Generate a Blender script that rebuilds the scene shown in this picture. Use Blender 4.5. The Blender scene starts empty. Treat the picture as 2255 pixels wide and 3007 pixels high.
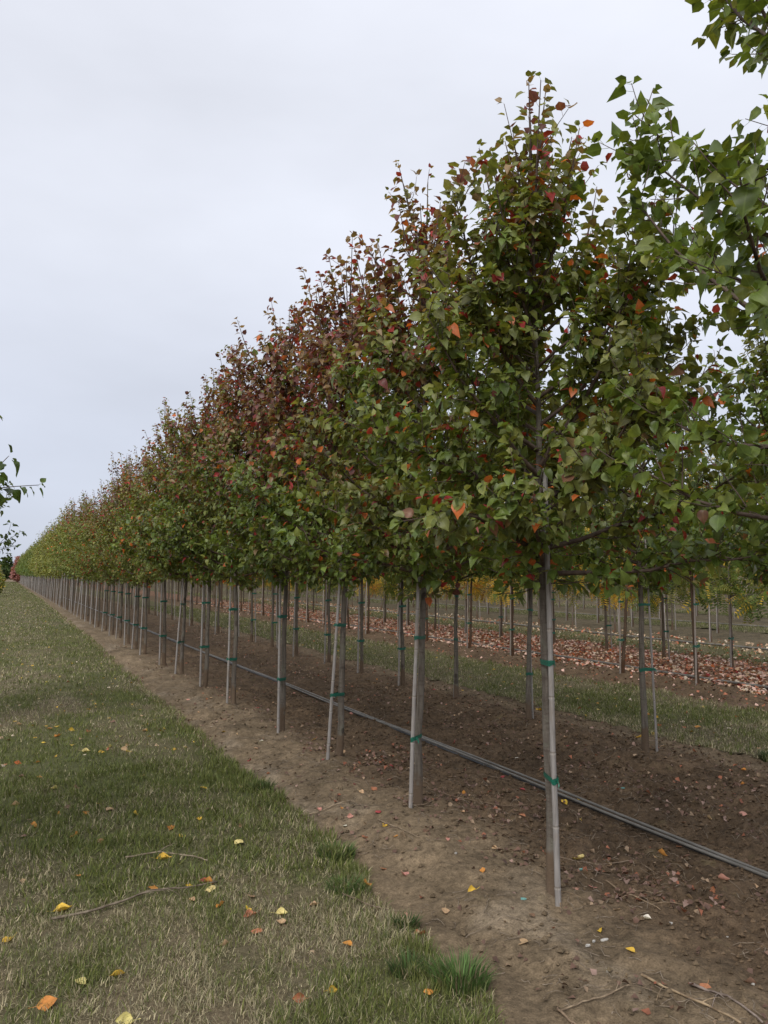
import bpy, math, random
import numpy as np
from mathutils import Matrix, Vector

# ------------------------------------------------------------------ camera, sky, sun, exposure
SC = bpy.context.scene
COL = SC.collection
RNG = np.random.default_rng(7)
random.seed(7)
PITCH, YAW, EYE = math.radians(4.37), math.radians(25.47), 1.6

cam_data = bpy.data.cameras.new('camera')
cam_data.sensor_fit = 'VERTICAL'
cam_data.sensor_height = 36.0
cam_data.lens = 28.09
cam_data.clip_start = 0.05
cam_data.clip_end = 3000
cam = bpy.data.objects.new('camera', cam_data)
COL.objects.link(cam)
cam.location = (0, 0, EYE)
cam.rotation_euler = (math.radians(90) + PITCH, 0, -YAW)
SC.camera = cam

SUN_EL, SUN_AZ = math.radians(46), math.radians(228)     # azimuth clockwise from +Y: behind the camera, to its left
world = bpy.data.worlds.new('World')
SC.world = world
world.use_nodes = True
wn, wl = world.node_tree.nodes, world.node_tree.links
wn.clear()
w_out = wn.new('ShaderNodeOutputWorld')
w_bg = wn.new('ShaderNodeBackground')
w_sky = wn.new('ShaderNodeTexSky')
w_sky.sky_type = 'NISHITA'
w_sky.sun_disc = False
w_sky.sun_elevation = SUN_EL
w_sky.sun_rotation = SUN_AZ
w_hsv = wn.new('ShaderNodeHueSaturation')
w_hsv.inputs['Saturation'].default_value = 0.35
w_hsv.inputs['Value'].default_value = 0.25
w_tc = wn.new('ShaderNodeTexCoord')
w_sep = wn.new('ShaderNodeSeparateXYZ')
w_ramp = wn.new('ShaderNodeValToRGB')                     # an even overcast: dimmer to the horizon, lighter to the zenith
cr = w_ramp.color_ramp
cr.elements[0].position = 0.0
cr.elements[0].color = (4.9, 5.35, 6.55, 1)
cr.elements[1].position = 1.0
cr.elements[1].color = (9.6, 9.7, 10.4, 1)
e = cr.elements.new(0.16); e.color = (5.7, 6.1, 7.2, 1)
e = cr.elements.new(0.38); e.color = (7.4, 7.7, 8.6, 1)
e = cr.elements.new(0.60); e.color = (7.8, 8.05, 8.9, 1)
w_noise = wn.new('ShaderNodeTexNoise')
w_noise.inputs['Scale'].default_value = 1.7
w_noise.inputs['Detail'].default_value = 5.0
w_noise.inputs['Roughness'].default_value = 0.5
w_map = wn.new('ShaderNodeMapping')
w_map.inputs['Scale'].default_value = (1, 1, 2.6)
w_map.inputs['Location'].default_value = (0.35, 0.9, 0.2)
w_mr = wn.new('ShaderNodeMapRange')
w_mr.inputs['From Min'].default_value = 0.3
w_mr.inputs['From Max'].default_value = 0.7
w_mr.inputs['To Min'].default_value = 0.86
w_mr.inputs['To Max'].default_value = 1.08
w_mul = wn.new('ShaderNodeMix'); w_mul.data_type = 'RGBA'; w_mul.blend_type = 'MULTIPLY'
w_mul.inputs['Factor'].default_value = 1.0
w_add = wn.new('ShaderNodeMix'); w_add.data_type = 'RGBA'; w_add.blend_type = 'ADD'
w_add.inputs['Factor'].default_value = 1.0
wl.new(w_tc.outputs['Generated'], w_sep.inputs[0])
wl.new(w_sep.outputs['Z'], w_ramp.inputs[0])
wl.new(w_tc.outputs['Generated'], w_map.inputs[0])
wl.new(w_map.outputs[0], w_noise.inputs['Vector'])
wl.new(w_noise.outputs[0], w_mr.inputs['Value'])
wl.new(w_ramp.outputs[0], w_mul.inputs[6])
wl.new(w_mr.outputs[0], w_mul.inputs[7])
wl.new(w_sky.outputs[0], w_hsv.inputs['Color'])
wl.new(w_mul.outputs[2], w_add.inputs[6])
wl.new(w_hsv.outputs[0], w_add.inputs[7])
wl.new(w_add.outputs[2], w_bg.inputs['Color'])
w_bg.inputs['Strength'].default_value = 0.062
wl.new(w_bg.outputs[0], w_out.inputs['Surface'])

sun_data = bpy.data.lights.new('sun', 'SUN')
sun_data.energy = 1.5
sun_data.angle = math.radians(40)
sun_data.color = (1.0, 0.96, 0.9)
sun = bpy.data.objects.new('sun', sun_data)
COL.objects.link(sun)
sdir = Vector((math.sin(SUN_AZ) * math.cos(SUN_EL), math.cos(SUN_AZ) * math.cos(SUN_EL), math.sin(SUN_EL)))
sun.rotation_euler = sdir.to_track_quat('Z', 'Y').to_euler()

SC.view_settings.view_transform = 'Standard'
SC.view_settings.look = 'None'
SC.view_settings.exposure = 0.7
SC.view_settings.gamma = 1.0
SC.view_settings.use_curve_mapping = False

# ------------------------------------------------------------------ helpers
def hash2(ix, iy, seed):
    h = (ix.astype(np.int64) * 374761393 + iy.astype(np.int64) * 668265263 + seed * 974634777) & 0x7fffffff
    h = ((h ^ (h >> 13)) * 1274126177) & 0x7fffffff
    h = (h ^ (h >> 16)) & 0xffff
    return h / 65535.0

def vnoise(x, y, scale, seed):
    x = np.asarray(x, float) * scale; y = np.asarray(y, float) * scale
    ix = np.floor(x); iy = np.floor(y)
    fx = x - ix; fy = y - iy
    fx = fx * fx * (3 - 2 * fx); fy = fy * fy * (3 - 2 * fy)
    a = hash2(ix, iy, seed); b = hash2(ix + 1, iy, seed); c = hash2(ix, iy + 1, seed); d = hash2(ix + 1, iy + 1, seed)
    return (a * (1 - fx) + b * fx) * (1 - fy) + (c * (1 - fx) + d * fx) * fy

def fbm(x, y, scale, seed, octs=4, gain=0.5):
    s = 0; a = 1.0; t = 0
    for o in range(octs):
        s = s + a * vnoise(x, y, scale * 2.03 ** o, seed + o * 17); t += a; a *= gain
    return s / t

def smooth(a, b, x):
    t = np.clip((x - a) / (b - a), 0, 1)
    return t * t * (3 - 2 * t)

def tri_mesh(name, V, F, mat=None, col=None, uv=None, shade=True):
    """V (n,3) points, F (m,3) or (m,4) indices, col (n,3) per point, uv (n,2) per point"""
    me = bpy.data.meshes.new(name)
    V = np.ascontiguousarray(V, np.float32); F = np.ascontiguousarray(F, np.int32)
    k = F.shape[1]
    me.vertices.add(len(V)); me.vertices.foreach_set('co', V.ravel())
    me.loops.add(F.size); me.loops.foreach_set('vertex_index', F.ravel())
    me.polygons.add(len(F))
    me.polygons.foreach_set('loop_start', np.arange(0, F.size, k, dtype=np.int32))
    me.polygons.foreach_set('loop_total', np.full(len(F), k, np.int32))
    me.polygons.foreach_set('use_smooth', np.full(len(F), shade, bool))
    if col is not None:
        at = me.color_attributes.new('tint', 'FLOAT_COLOR', 'POINT')
        c4 = np.ones((len(V), 4), np.float32); c4[:, :3] = col
        at.data.foreach_set('color', c4.ravel())
    if uv is not None:
        ul = me.uv_layers.new(name='UVMap')
        ul.data.foreach_set('uv', np.ascontiguousarray(np.asarray(uv, np.float32)[F.ravel()]).ravel())
    if mat: me.materials.append(mat)
    me.update(calc_edges=True)
    return me

def link(name, data, parent=None, color=None):
    o = bpy.data.objects.new(name, data)
    COL.objects.link(o)
    if parent: o.parent = parent
    if color is not None: o.color = (*color, 1)
    return o

def tag(o, label=None, cat=None, group=None, kind=None):
    if label: o['label'] = label
    if cat: o['category'] = cat
    if group: o['group'] = group
    if kind: o['kind'] = kind
    return o

class Buf:
    def __init__(s): s.V = []; s.F = []; s.C = []; s.n = 0
    def add(s, V, F, c=None):
        V = np.asarray(V, float); s.V.append(V); s.F.append(np.asarray(F) + s.n); s.n += len(V)
        if c is not None:
            c = np.asarray(c, float); s.C.append(np.tile(c, (len(V), 1)) if c.ndim == 1 else c)
    def tube(s, P, R, sides=5, c=None, cap=True, closed=False):
        P = np.asarray(P, float); n = len(P); R = np.broadcast_to(np.asarray(R, float), (n,))
        T = np.gradient(P, axis=0); T /= np.linalg.norm(T, axis=1)[:, None] + 1e-9
        ref = np.array([0.31, 0.95, 0.05]) if abs(T[0][2]) > .7 else np.array([0.05, 0.1, 0.99])
        A = np.cross(T, ref); A /= np.linalg.norm(A, axis=1)[:, None] + 1e-9
        B = np.cross(T, A)
        th = np.linspace(0, 2 * np.pi, sides, endpoint=False)
        V = P[:, None] + R[:, None, None] * (np.cos(th)[None, :, None] * A[:, None] + np.sin(th)[None, :, None] * B[:, None])
        V = V.reshape(-1, 3)
        i = np.arange(n - 1)[:, None] * sides; j = np.arange(sides)[None]; j2 = (j + 1) % sides
        a, b, c_, d = i + j, i + j2, i + sides + j2, i + sides + j
        F = np.concatenate([np.stack([a, b, c_], -1).reshape(-1, 3), np.stack([a, c_, d], -1).reshape(-1, 3)])
        if cap:
            V = np.concatenate([V, P[-1:] + T[-1:] * R[-1] * .3]); k = len(V) - 1; q = (n - 1) * sides + np.arange(sides)
            F = np.concatenate([F, np.stack([q, (n - 1) * sides + (np.arange(sides) + 1) % sides, np.full(sides, k)], -1)])
        s.add(V, F, c)
    def mesh(s, name, mat, shade=True):
        return tri_mesh(name, np.concatenate(s.V), np.concatenate(s.F), mat, np.concatenate(s.C) if s.C else None, shade=shade)

# ------------------------------------------------------------------ materials
def new_mat(name):
    m = bpy.data.materials.new(name); m.use_nodes = True
    nt = m.node_tree; nt.nodes.clear()
    out = nt.nodes.new('ShaderNodeOutputMaterial')
    return m, nt, nt.nodes, nt.links, out

def mixc(nt, blend, fac, a, b):
    n = nt.nodes.new('ShaderNodeMix'); n.data_type = 'RGBA'; n.blend_type = blend
    for sock, v in ((n.inputs['Factor'], fac), (n.inputs[6], a), (n.inputs[7], b)):
        if isinstance(v, bpy.types.NodeSocket): nt.links.new(v, sock)
        elif isinstance(v, (int, float)): sock.default_value = v
        else: sock.default_value = (*v, 1)
    return n.outputs[2]

def noise(nt, scale, detail=3, rough=.55, vec=None):
    n = nt.nodes.new('ShaderNodeTexNoise')
    n.inputs['Scale'].default_value = scale; n.inputs['Detail'].default_value = detail; n.inputs['Roughness'].default_value = rough
    if vec is not None: nt.links.new(vec, n.inputs['Vector'])
    return n.outputs[0]

def mrange(nt, v, a, b, c, d, clamp=True):
    n = nt.nodes.new('ShaderNodeMapRange'); n.clamp = clamp
    nt.links.new(v, n.inputs['Value'])
    for k, x in zip(('From Min', 'From Max', 'To Min', 'To Max'), (a, b, c, d)): n.inputs[k].default_value = x
    return n.outputs[0]

def leaf_material(name, source, transl=0.26, rough=.42, vein=True, under=(1.25, 1.25, 1.3)):
    m, nt, N, L, out = new_mat(name)
    if source == 'attr':
        a = N.new('ShaderNodeAttribute'); a.attribute_name = 'tint'; base = a.outputs['Color']
        oi = N.new('ShaderNodeObjectInfo')
        base = mixc(nt, 'MULTIPLY', 1.0, base, oi.outputs['Color'])
    else:
        oi = N.new('ShaderNodeObjectInfo'); base = oi.outputs['Color']
    tc = N.new('ShaderNodeTexCoord')
    geo = N.new('ShaderNodeNewGeometry')
    mott = mrange(nt, noise(nt, 45, 2, vec=geo.outputs['Position']), .3, .7, .78, 1.22)
    base = mixc(nt, 'MULTIPLY', 1.0, base, mott)
    if vein:
        sp = N.new('ShaderNodeSeparateXYZ'); L.new(tc.outputs['UV'], sp.inputs[0])
        ab = N.new('ShaderNodeMath'); ab.operation = 'ABSOLUTE'; L.new(sp.outputs['X'], ab.inputs[0])
        f = mrange(nt, ab.outputs[0], .02, .1, .45, 0)
        base = mixc(nt, 'MIX', f, base, mixc(nt, 'ADD', 1.0, base, (.07, .09, .03)))
    bc = mixc(nt, 'MIX', geo.outputs['Backfacing'], base, mixc(nt, 'ADD', 1.0, mixc(nt, 'MULTIPLY', 1.0, base, under), (.012, .014, .010)))
    p = N.new('ShaderNodeBsdfPrincipled')
    L.new(bc, p.inputs['Base Color'])
    p.inputs['Roughness'].default_value = rough
    p.inputs['Specular IOR Level'].default_value = 0.36
    t = N.new('ShaderNodeBsdfTranslucent')
    L.new(mixc(nt, 'MULTIPLY', 1.0, base, (2.1, 1.9, .8)), t.inputs['Color'])
    mx = N.new('ShaderNodeMixShader'); mx.inputs[0].default_value = transl
    L.new(p.outputs[0], mx.inputs[1]); L.new(t.outputs[0], mx.inputs[2]); L.new(mx.outputs[0], out.inputs['Surface'])
    return m

M_LEAF = leaf_material('foliage', 'attr')
M_LEAF1 = leaf_material('leaf', 'obj')
M_FAR = leaf_material('foliage_small', 'attr', .2, .6, vein=False)
M_DRY = leaf_material('dry_leaf', 'obj', .08, .6, under=(1.05, 1.05, 1.05))
M_LITTER = leaf_material('litter_leaf', 'attr', .06, .65, vein=False, under=(1.05, 1.05, 1.05))

def bark_material():
    m, nt, N, L, out = new_mat('bark')
    tc = N.new('ShaderNodeTexCoord'); oi = N.new('ShaderNodeObjectInfo')
    geo = N.new('ShaderNodeNewGeometry')
    sp = N.new('ShaderNodeSeparateXYZ'); L.new(tc.outputs['Object'], sp.inputs[0])
    mp = N.new('ShaderNodeMapping'); mp.inputs['Scale'].default_value = (1, 1, 6.0)
    L.new(geo.outputs['Position'], mp.inputs[0])
    mp2 = N.new('ShaderNodeMapping'); mp2.inputs['Scale'].default_value = (1, 1, .12)
    L.new(geo.outputs['Position'], mp2.inputs[0])
    band = noise(nt, 9, 4, .65, mp.outputs[0])
    streak = noise(nt, 60, 3, .6, mp2.outputs[0])
    fine = noise(nt, 120, 3, .6, geo.outputs['Position'])
    blot = noise(nt, 14, 3, .6, geo.outputs['Position'])
    c = mixc(nt, 'MIX', mrange(nt, streak, .3, .7, 0, 1), (.092, .077, .062), (.185, .160, .132))
    c = mixc(nt, 'MIX', mrange(nt, blot, .52, .68, 0, .55), c, (.165, .165, .125))
    c = mixc(nt, 'MIX', mrange(nt, band, .56, .68, 0, .75), c, (.085, .062, .05))
    knot = noise(nt, 7, 1, .4, geo.outputs['Position'])
    c = mixc(nt, 'MIX', mrange(nt, knot, .68, .73, 0, .75), c, (.045, .035, .028))
    # soil splashed onto the foot of the trunk, with a ragged upper edge
    hz = N.new('ShaderNodeMath'); hz.operation = 'ADD'; L.new(sp.outputs['Z'], hz.inputs[0]); L.new(mrange(nt, blot, .3, .7, -.06, .06), hz.inputs[1])
    c = mixc(nt, 'MIX', mrange(nt, hz.outputs[0], .17, .23, .85, 0), c, (.13, .088, .056))
    c = mixc(nt, 'MULTIPLY', 1.0, c, oi.outputs['Color'])
    p = N.new('ShaderNodeBsdfPrincipled'); L.new(c, p.inputs['Base Color']); p.inputs['Roughness'].default_value = .85
    p.inputs['Specular IOR Level'].default_value = .2
    b = N.new('ShaderNodeBump'); b.inputs['Strength'].default_value = .8; b.inputs['Distance'].default_value = .006
    hh = N.new('ShaderNodeMath'); hh.operation = 'ADD'; L.new(fine, hh.inputs[0]); L.new(band, hh.inputs[1])
    L.new(hh.outputs[0], b.inputs['Height']); L.new(b.outputs[0], p.inputs['Normal'])
    L.new(p.outputs[0], out.inputs['Surface'])
    return m
M_BARK = bark_material()

def twig_material(name, c1, c2):
    m, nt, N, L, out = new_mat(name)
    geo = N.new('ShaderNodeNewGeometry'); oi = N.new('ShaderNodeObjectInfo')
    c = mixc(nt, 'MIX', mrange(nt, noise(nt, 30, 3, .6, geo.outputs['Position']), .35, .65, 0, 1), c1, c2)
    c = mixc(nt, 'MULTIPLY', 1.0, c, oi.outputs['Color'])
    p = N.new('ShaderNodeBsdfPrincipled'); L.new(c, p.inputs['Base Color']); p.inputs['Roughness'].default_value = .75
    L.new(p.outputs[0], out.inputs['Surface'])
    return m
M_TWIG = twig_material('limb_bark', (.055, .032, .026), (.12, .085, .06))
M_STICK = twig_material('dead_twig', (.13, .095, .065), (.30, .24, .175))
M_HOSE = None

def stake_material():
    m, nt, N, L, out = new_mat('weathered_cane')
    geo = N.new('ShaderNodeNewGeometry'); oi = N.new('ShaderNodeObjectInfo'); at = N.new('ShaderNodeAttribute'); at.attribute_name = 'tint'
    mp = N.new('ShaderNodeMapping'); mp.inputs['Scale'].default_value = (1, 1, .04)
    L.new(geo.outputs['Position'], mp.inputs[0])
    s = noise(nt, 170, 3, .6, mp.outputs[0])
    c = mixc(nt, 'MIX', mrange(nt, s, .3, .7, 0, 1), (.20, .182, .165), (.37, .345, .325))
    c = mixc(nt, 'MIX', mrange(nt, noise(nt, 9, 3, .6, geo.outputs['Position']), .5, .7, 0, .5), c, (.24, .185, .135))
    c = mixc(nt, 'MULTIPLY', 1.0, c, at.outputs['Color'])
    c = mixc(nt, 'MULTIPLY', 1.0, c, oi.outputs['Color'])
    p = N.new('ShaderNodeBsdfPrincipled'); L.new(c, p.inputs['Base Color']); p.inputs['Roughness'].default_value = .6
    b = N.new('ShaderNodeBump'); b.inputs['Strength'].default_value = .35; b.inputs['Distance'].default_value = .002
    L.new(s, b.inputs['Height']); L.new(b.outputs[0], p.inputs['Normal'])
    L.new(p.outputs[0], out.inputs['Surface'])
    return m
M_STAKE = stake_material()

def plain_material(name, c, rough=.5, var=.25, scale=40, spec=.5):
    m, nt, N, L, out = new_mat(name)
    geo = N.new('ShaderNodeNewGeometry')
    f = mrange(nt, noise(nt, scale, 3, .6, geo.outputs['Position']), .3, .7, 1 - var, 1 + var)
    p = N.new('ShaderNodeBsdfPrincipled'); L.new(mixc(nt, 'MULTIPLY', 1.0, c, f), p.inputs['Base Color'])
    p.inputs['Roughness'].default_value = rough; p.inputs['Specular IOR Level'].default_value = spec
    L.new(p.outputs[0], out.inputs['Surface'])
    return m
M_TAPE = plain_material('green_tape', (.006, .105, .066), .4, .3, 60)
M_TAPE_DARK = plain_material('dark_tape', (.02, .03, .03), .45)
M_HOSE = plain_material('grey_hose', (.145, .135, .118), .42, .35, 6)
M_HOSE_DARK = plain_material('dark_hose', (.05, .052, .055), .4, .35, 6)
M_WHITE = plain_material('white_flake', (.44, .42, .385), .85, .4, 120)
M_TEAL = plain_material('teal_tape_scrap', (.16, .36, .33), .5, .3, 60)

def soil_material():
    m, nt, N, L, out = new_mat('soil')
    geo = N.new('ShaderNodeNewGeometry'); at = N.new('ShaderNodeAttribute'); at.attribute_name = 'tint'
    P = geo.outputs['Position']
    n1 = noise(nt, 3.0, 5, .6, P); n2 = noise(nt, 22, 5, .65, P); n3 = noise(nt, 110, 4, .65, P)
    c = mixc(nt, 'MULTIPLY', 1.0, at.outputs['Color'], mrange(nt, n1, .3, .7, .66, 1.34))
    c = mixc(nt, 'MULTIPLY', 1.0, c, mrange(nt, n2, .25, .75, .5, 1.5))
    c = mixc(nt, 'MULTIPLY', 1.0, c, mrange(nt, n3, .25, .75, .6, 1.4))
    mo = noise(nt, 5, 4, .6, P)
    c = mixc(nt, 'MIX', mrange(nt, mo, .62, .75, 0, .35), c, (.17, .145, .07))
    p = N.new('ShaderNodeBsdfPrincipled'); L.new(c, p.inputs['Base Color']); p.inputs['Roughness'].default_value = .95
    p.inputs['Specular IOR Level'].default_value = .15
    ad = N.new('ShaderNodeMath'); ad.operation = 'MULTIPLY_ADD'; L.new(n2, ad.inputs[0]); ad.inputs[1].default_value = 2.0; L.new(n3, ad.inputs[2])
    b = N.new('ShaderNodeBump'); b.inputs['Strength'].default_value = .8; b.inputs['Distance'].default_value = .012
    L.new(ad.outputs[0], b.inputs['Height']); L.new(b.outputs[0], p.inputs['Normal'])
    L.new(p.outputs[0], out.inputs['Surface'])
    return m
M_SOIL = soil_material()

def turf_material():
    m, nt, N, L, out = new_mat('turf')
    geo = N.new('ShaderNodeNewGeometry'); at = N.new('ShaderNodeAttribute'); at.attribute_name = 'tint'
    P = geo.outputs['Position']
    n2 = noise(nt, 35, 4, .65, P); n3 = noise(nt, 160, 3, .6, P)
    c = mixc(nt, 'MULTIPLY', 1.0, at.outputs['Color'], mrange(nt, n2, .3, .7, .65, 1.35))
    c = mixc(nt, 'MULTIPLY', 1.0, c, mrange(nt, n3, .3, .7, .6, 1.4))
    p = N.new('ShaderNodeBsdfPrincipled'); L.new(c, p.inputs['Base Color']); p.inputs['Roughness'].default_value = .95
    p.inputs['Specular IOR Level'].default_value = .1
    b = N.new('ShaderNodeBump'); b.inputs['Strength'].default_value = .8; b.inputs['Distance'].default_value = .01
    L.new(n3, b.inputs['Height']); L.new(b.outputs[0], p.inputs['Normal'])
    L.new(p.outputs[0], out.inputs['Surface'])
    return m
M_TURF = turf_material()

def blade_material():
    m, nt, N, L, out = new_mat('grass_blade')
    at = N.new('ShaderNodeAttribute'); at.attribute_name = 'tint'
    p = N.new('ShaderNodeBsdfPrincipled'); L.new(at.outputs['Color'], p.inputs['Base Color']); p.inputs['Roughness'].default_value = .6
    p.inputs['Specular IOR Level'].default_value = .25
    t = N.new('ShaderNodeBsdfTranslucent'); L.new(at.outputs['Color'], t.inputs['Color'])
    mx = N.new('ShaderNodeMixShader'); mx.inputs[0].default_value = .25
    L.new(p.outputs[0], mx.inputs[1]); L.new(t.outputs[0], mx.inputs[2]); L.new(mx.outputs[0], out.inputs['Surface'])
    return m
M_BLADE = blade_material()

# ------------------------------------------------------------------ the lie of the land
ROW_X = [2.63, 5.25, 9.0, 11.1, 15.35, 17.75, 21.7, 24.2]
FAR_ROW_X = [28.1, 30.5, 34.6, 37.0, 41.2, 43.6, 48, 50.4, 55, 57.4, 62, 64.4, 70, 77, 84, 92]
LANES = [(-0.45, 1.78), (6.05, 8.0), (12.45, 14.1), (18.7, 20.6), (25.2, 27.1), (31.6, 33.5), (38.1, 40.1), (44.7, 46.9)]
PIPES = [3.83, 9.85, 14.62, 20.75]

def lane_edges(i, y):
    a, b = LANES[i]
    w = .09 * (fbm(y, y * 0 + i, 1.1, 31 + i, 4, .6) - .5) * 2 + .035 * (vnoise(y, y * 0 + i, 7, 5 + i) - .5) * 2
    w2 = .09 * (fbm(y, y * 0 + i, 1.0, 61 + i, 4, .6) - .5) * 2 + .04 * (vnoise(y, y * 0 + i, 7, 75 + i) - .5) * 2
    if i == 0: return a + w, np.interp(y, [2, 2.7, 3.6, 4.7, 6.1, 7.8, 11, 22, 48, 120], [1.60, 1.64, 1.70, 1.80, 1.80, 1.77, 1.83, 1.95, 2.1, 2.15]) + .55 * w2 + .05 * (vnoise(y, y * 0, 13, 12) - .5)
    return a + w, b + w2

def ground_z(x, y):
    x = np.asarray(x, float); y = np.asarray(y, float)
    z = np.full(np.broadcast(x, y).shape, -0.045)
    for r in ROW_X[:4]: z = z + .05 * np.exp(-((x - r) / .42) ** 2)
    for p_ in PIPES[:2]: z = z - .02 * np.exp(-((x - p_) / .25) ** 2)
    z = z + .03 * np.exp(-((x - .8) / .7) ** 2) + .03 * np.exp(-((x - 2.2) / .22) ** 2) * (.4 + 1.2 * fbm(x, y, 1.3, 55, 2))
    near = np.clip(1.4 - np.maximum(np.hypot(x, y) - 12, 0) / 20, 0, 1)
    rough = smooth(1.75, 2.0, x) * (1 - .6 * smooth(5.9, 6.1, x) * (1 - smooth(7.9, 8.1, x)))
    loose = smooth(2.6, 3.3, x)
    rough = rough * (1 - .85 * np.exp(-((x - PIPES[0]) / .13) ** 2))
    z = z + near * ((fbm(x, y, 1.6, 3, 3) - .5) * .075
                    + rough * ((fbm(x, y, 6, 9, 3) - .5) * .085 + (fbm(x, y, 21, 14, 2, .6) - .5) * (.022 + .055 * loose)))
    return z

def gz(x, y): return float(ground_z(np.array([x]), np.array([y]))[0])

def axis_pts(parts):
    out = []
    for a, b, step in parts: out.append(np.arange(a, b, step))
    return np.concatenate(out)
gx = axis_pts([(-900, -100, 80), (-100, -10, 9), (-10, -1, .6), (-1, 1.6, .06), (1.6, 4.6, .027), (4.6, 9, .06), (9, 13, .12), (13, 40, 1), (40, 200, 8), (200, 1000, 80)])
gy = np.concatenate([axis_pts([(-300, -20, 40), (-20, 1.6, 1.2), (1.6, 5.5, .027), (5.5, 10, .05), (10, 18, .1), (18, 40, .5), (40, 300, 5), (300, 1500, 90)])])
X, Y = np.meshgrid(gx, gy)
Z = ground_z(X, Y)
nx, ny = len(gx), len(gy)
I = (np.arange(ny - 1)[:, None] * nx + np.arange(nx - 1)[None]).ravel()
F = np.stack([I, I + 1, I + nx + 1, I + nx], -1)
xx, yy = X.ravel(), Y.ravel()
crust = np.array([.168, .125, .079]); dark = np.array([.107, .073, .045]); red = np.array([.20, .115, .075]); tan = np.array([.125, .10, .062])
f = smooth(2.35, 3.05, xx + .5 * (fbm(xx, yy, 1.5, 77, 4) - .5))
f = f * (1 - .8 * smooth(5.35, 5.75, xx + .35 * (fbm(xx, yy, 1.7, 78, 4) - .5)))
c = crust * (1 - f[:, None]) + dark * f[:, None]
g = smooth(7.9, 8.5, xx); c = c * (1 - g[:, None]) + (dark * 1.15) * g[:, None]
g = smooth(9.6, 10.2, xx); c = c * (1 - g[:, None]) + red * g[:, None]
g = smooth(12.2, 13.0, xx); c = c * (1 - g[:, None]) + tan * g[:, None]
sub = np.clip(fbm(xx, yy, .5, 19, 3), 0, 1)
c = c * (.85 + .3 * sub[:, None])
# pale silt dried on the crust beside the grass edge
pale = smooth(.56, .7, fbm(xx, yy * .7, 2.2, 91, 4)) * smooth(2.9, 2.2, xx) * smooth(1.4, 1.8, xx)
c = c * (1 - .4 * pale[:, None]) + np.array([.27, .22, .16]) * .4 * pale[:, None]
ground = link('ground', tri_mesh('ground', np.stack([xx, yy, Z.ravel()], -1), F, M_SOIL, c))
tag(ground, kind='structure', label='bare brown nursery soil under the tree rows')

def turf_tint(x, y, lane):
    """how dry the turf is: 0 green, 1 straw"""
    d = fbm(x, y * .55, 1.5, 401 + lane, 4, .6); ff_ = smooth(6, 16, y); d = d * (1 - .8 * ff_) + .5 * .8 * ff_
    d = smooth(.36, .66, d + .12 * (vnoise(x, y, 6, 44) - .5))
    if lane == 0:
        d = np.clip(d * .85 + .08 + .24 * smooth(4.4, 2.6, y) + .02 * smooth(9, 26, y) - .10 * smooth(.9, 1.6, x), 0, 1)
        d = d * (1 - .45 * np.exp(-((y - 6.5) / 2.2) ** 2))
    elif lane == 1: d = d * .5 + .26
    else: d = np.clip(d * .6 + .22, 0, 1)
    return d
G_BASE, D_BASE = np.array([.092, .098, .042]), np.array([.145, .114, .073])
for i, (a, b) in enumerate(LANES):
    if i == 0: ys = axis_pts([(-6, 1.5, .25), (1.5, 9, .05), (9, 20, .15), (20, 70, .6), (70, 172, 3)])
    elif i == 1: ys = axis_pts([(1, 4, .3), (4, 14, .07), (14, 40, .3), (40, 100, 3)])
    else: ys = axis_pts([(4, 40, .4), (40, 160, 4)])
    n = 34 if i == 0 else 18
    l, r = lane_edges(i, ys)
    u = np.linspace(0, 1, n)
    LX = l[:, None] * (1 - u) + r[:, None] * u; LY = np.repeat(ys[:, None], n, 1)
    edge = np.minimum(u, 1 - u) * (b - a)
    LZ = ground_z(LX, LY) + .016 * smooth(0, .08, edge)[None] + .002
    q = (np.arange(len(ys) - 1)[:, None] * n + np.arange(n - 1)[None]).ravel()
    d = turf_tint(LX.ravel(), LY.ravel(), i)[:, None]
    ln = link('grass_lane', tri_mesh('grass_lane', np.stack([LX, LY, LZ], -1).reshape(-1, 3), np.stack([q, q + 1, q + n + 1, q + n], -1), M_TURF, G_BASE * (1 - d) + D_BASE * d))
    tag(ln, kind='structure')

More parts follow.
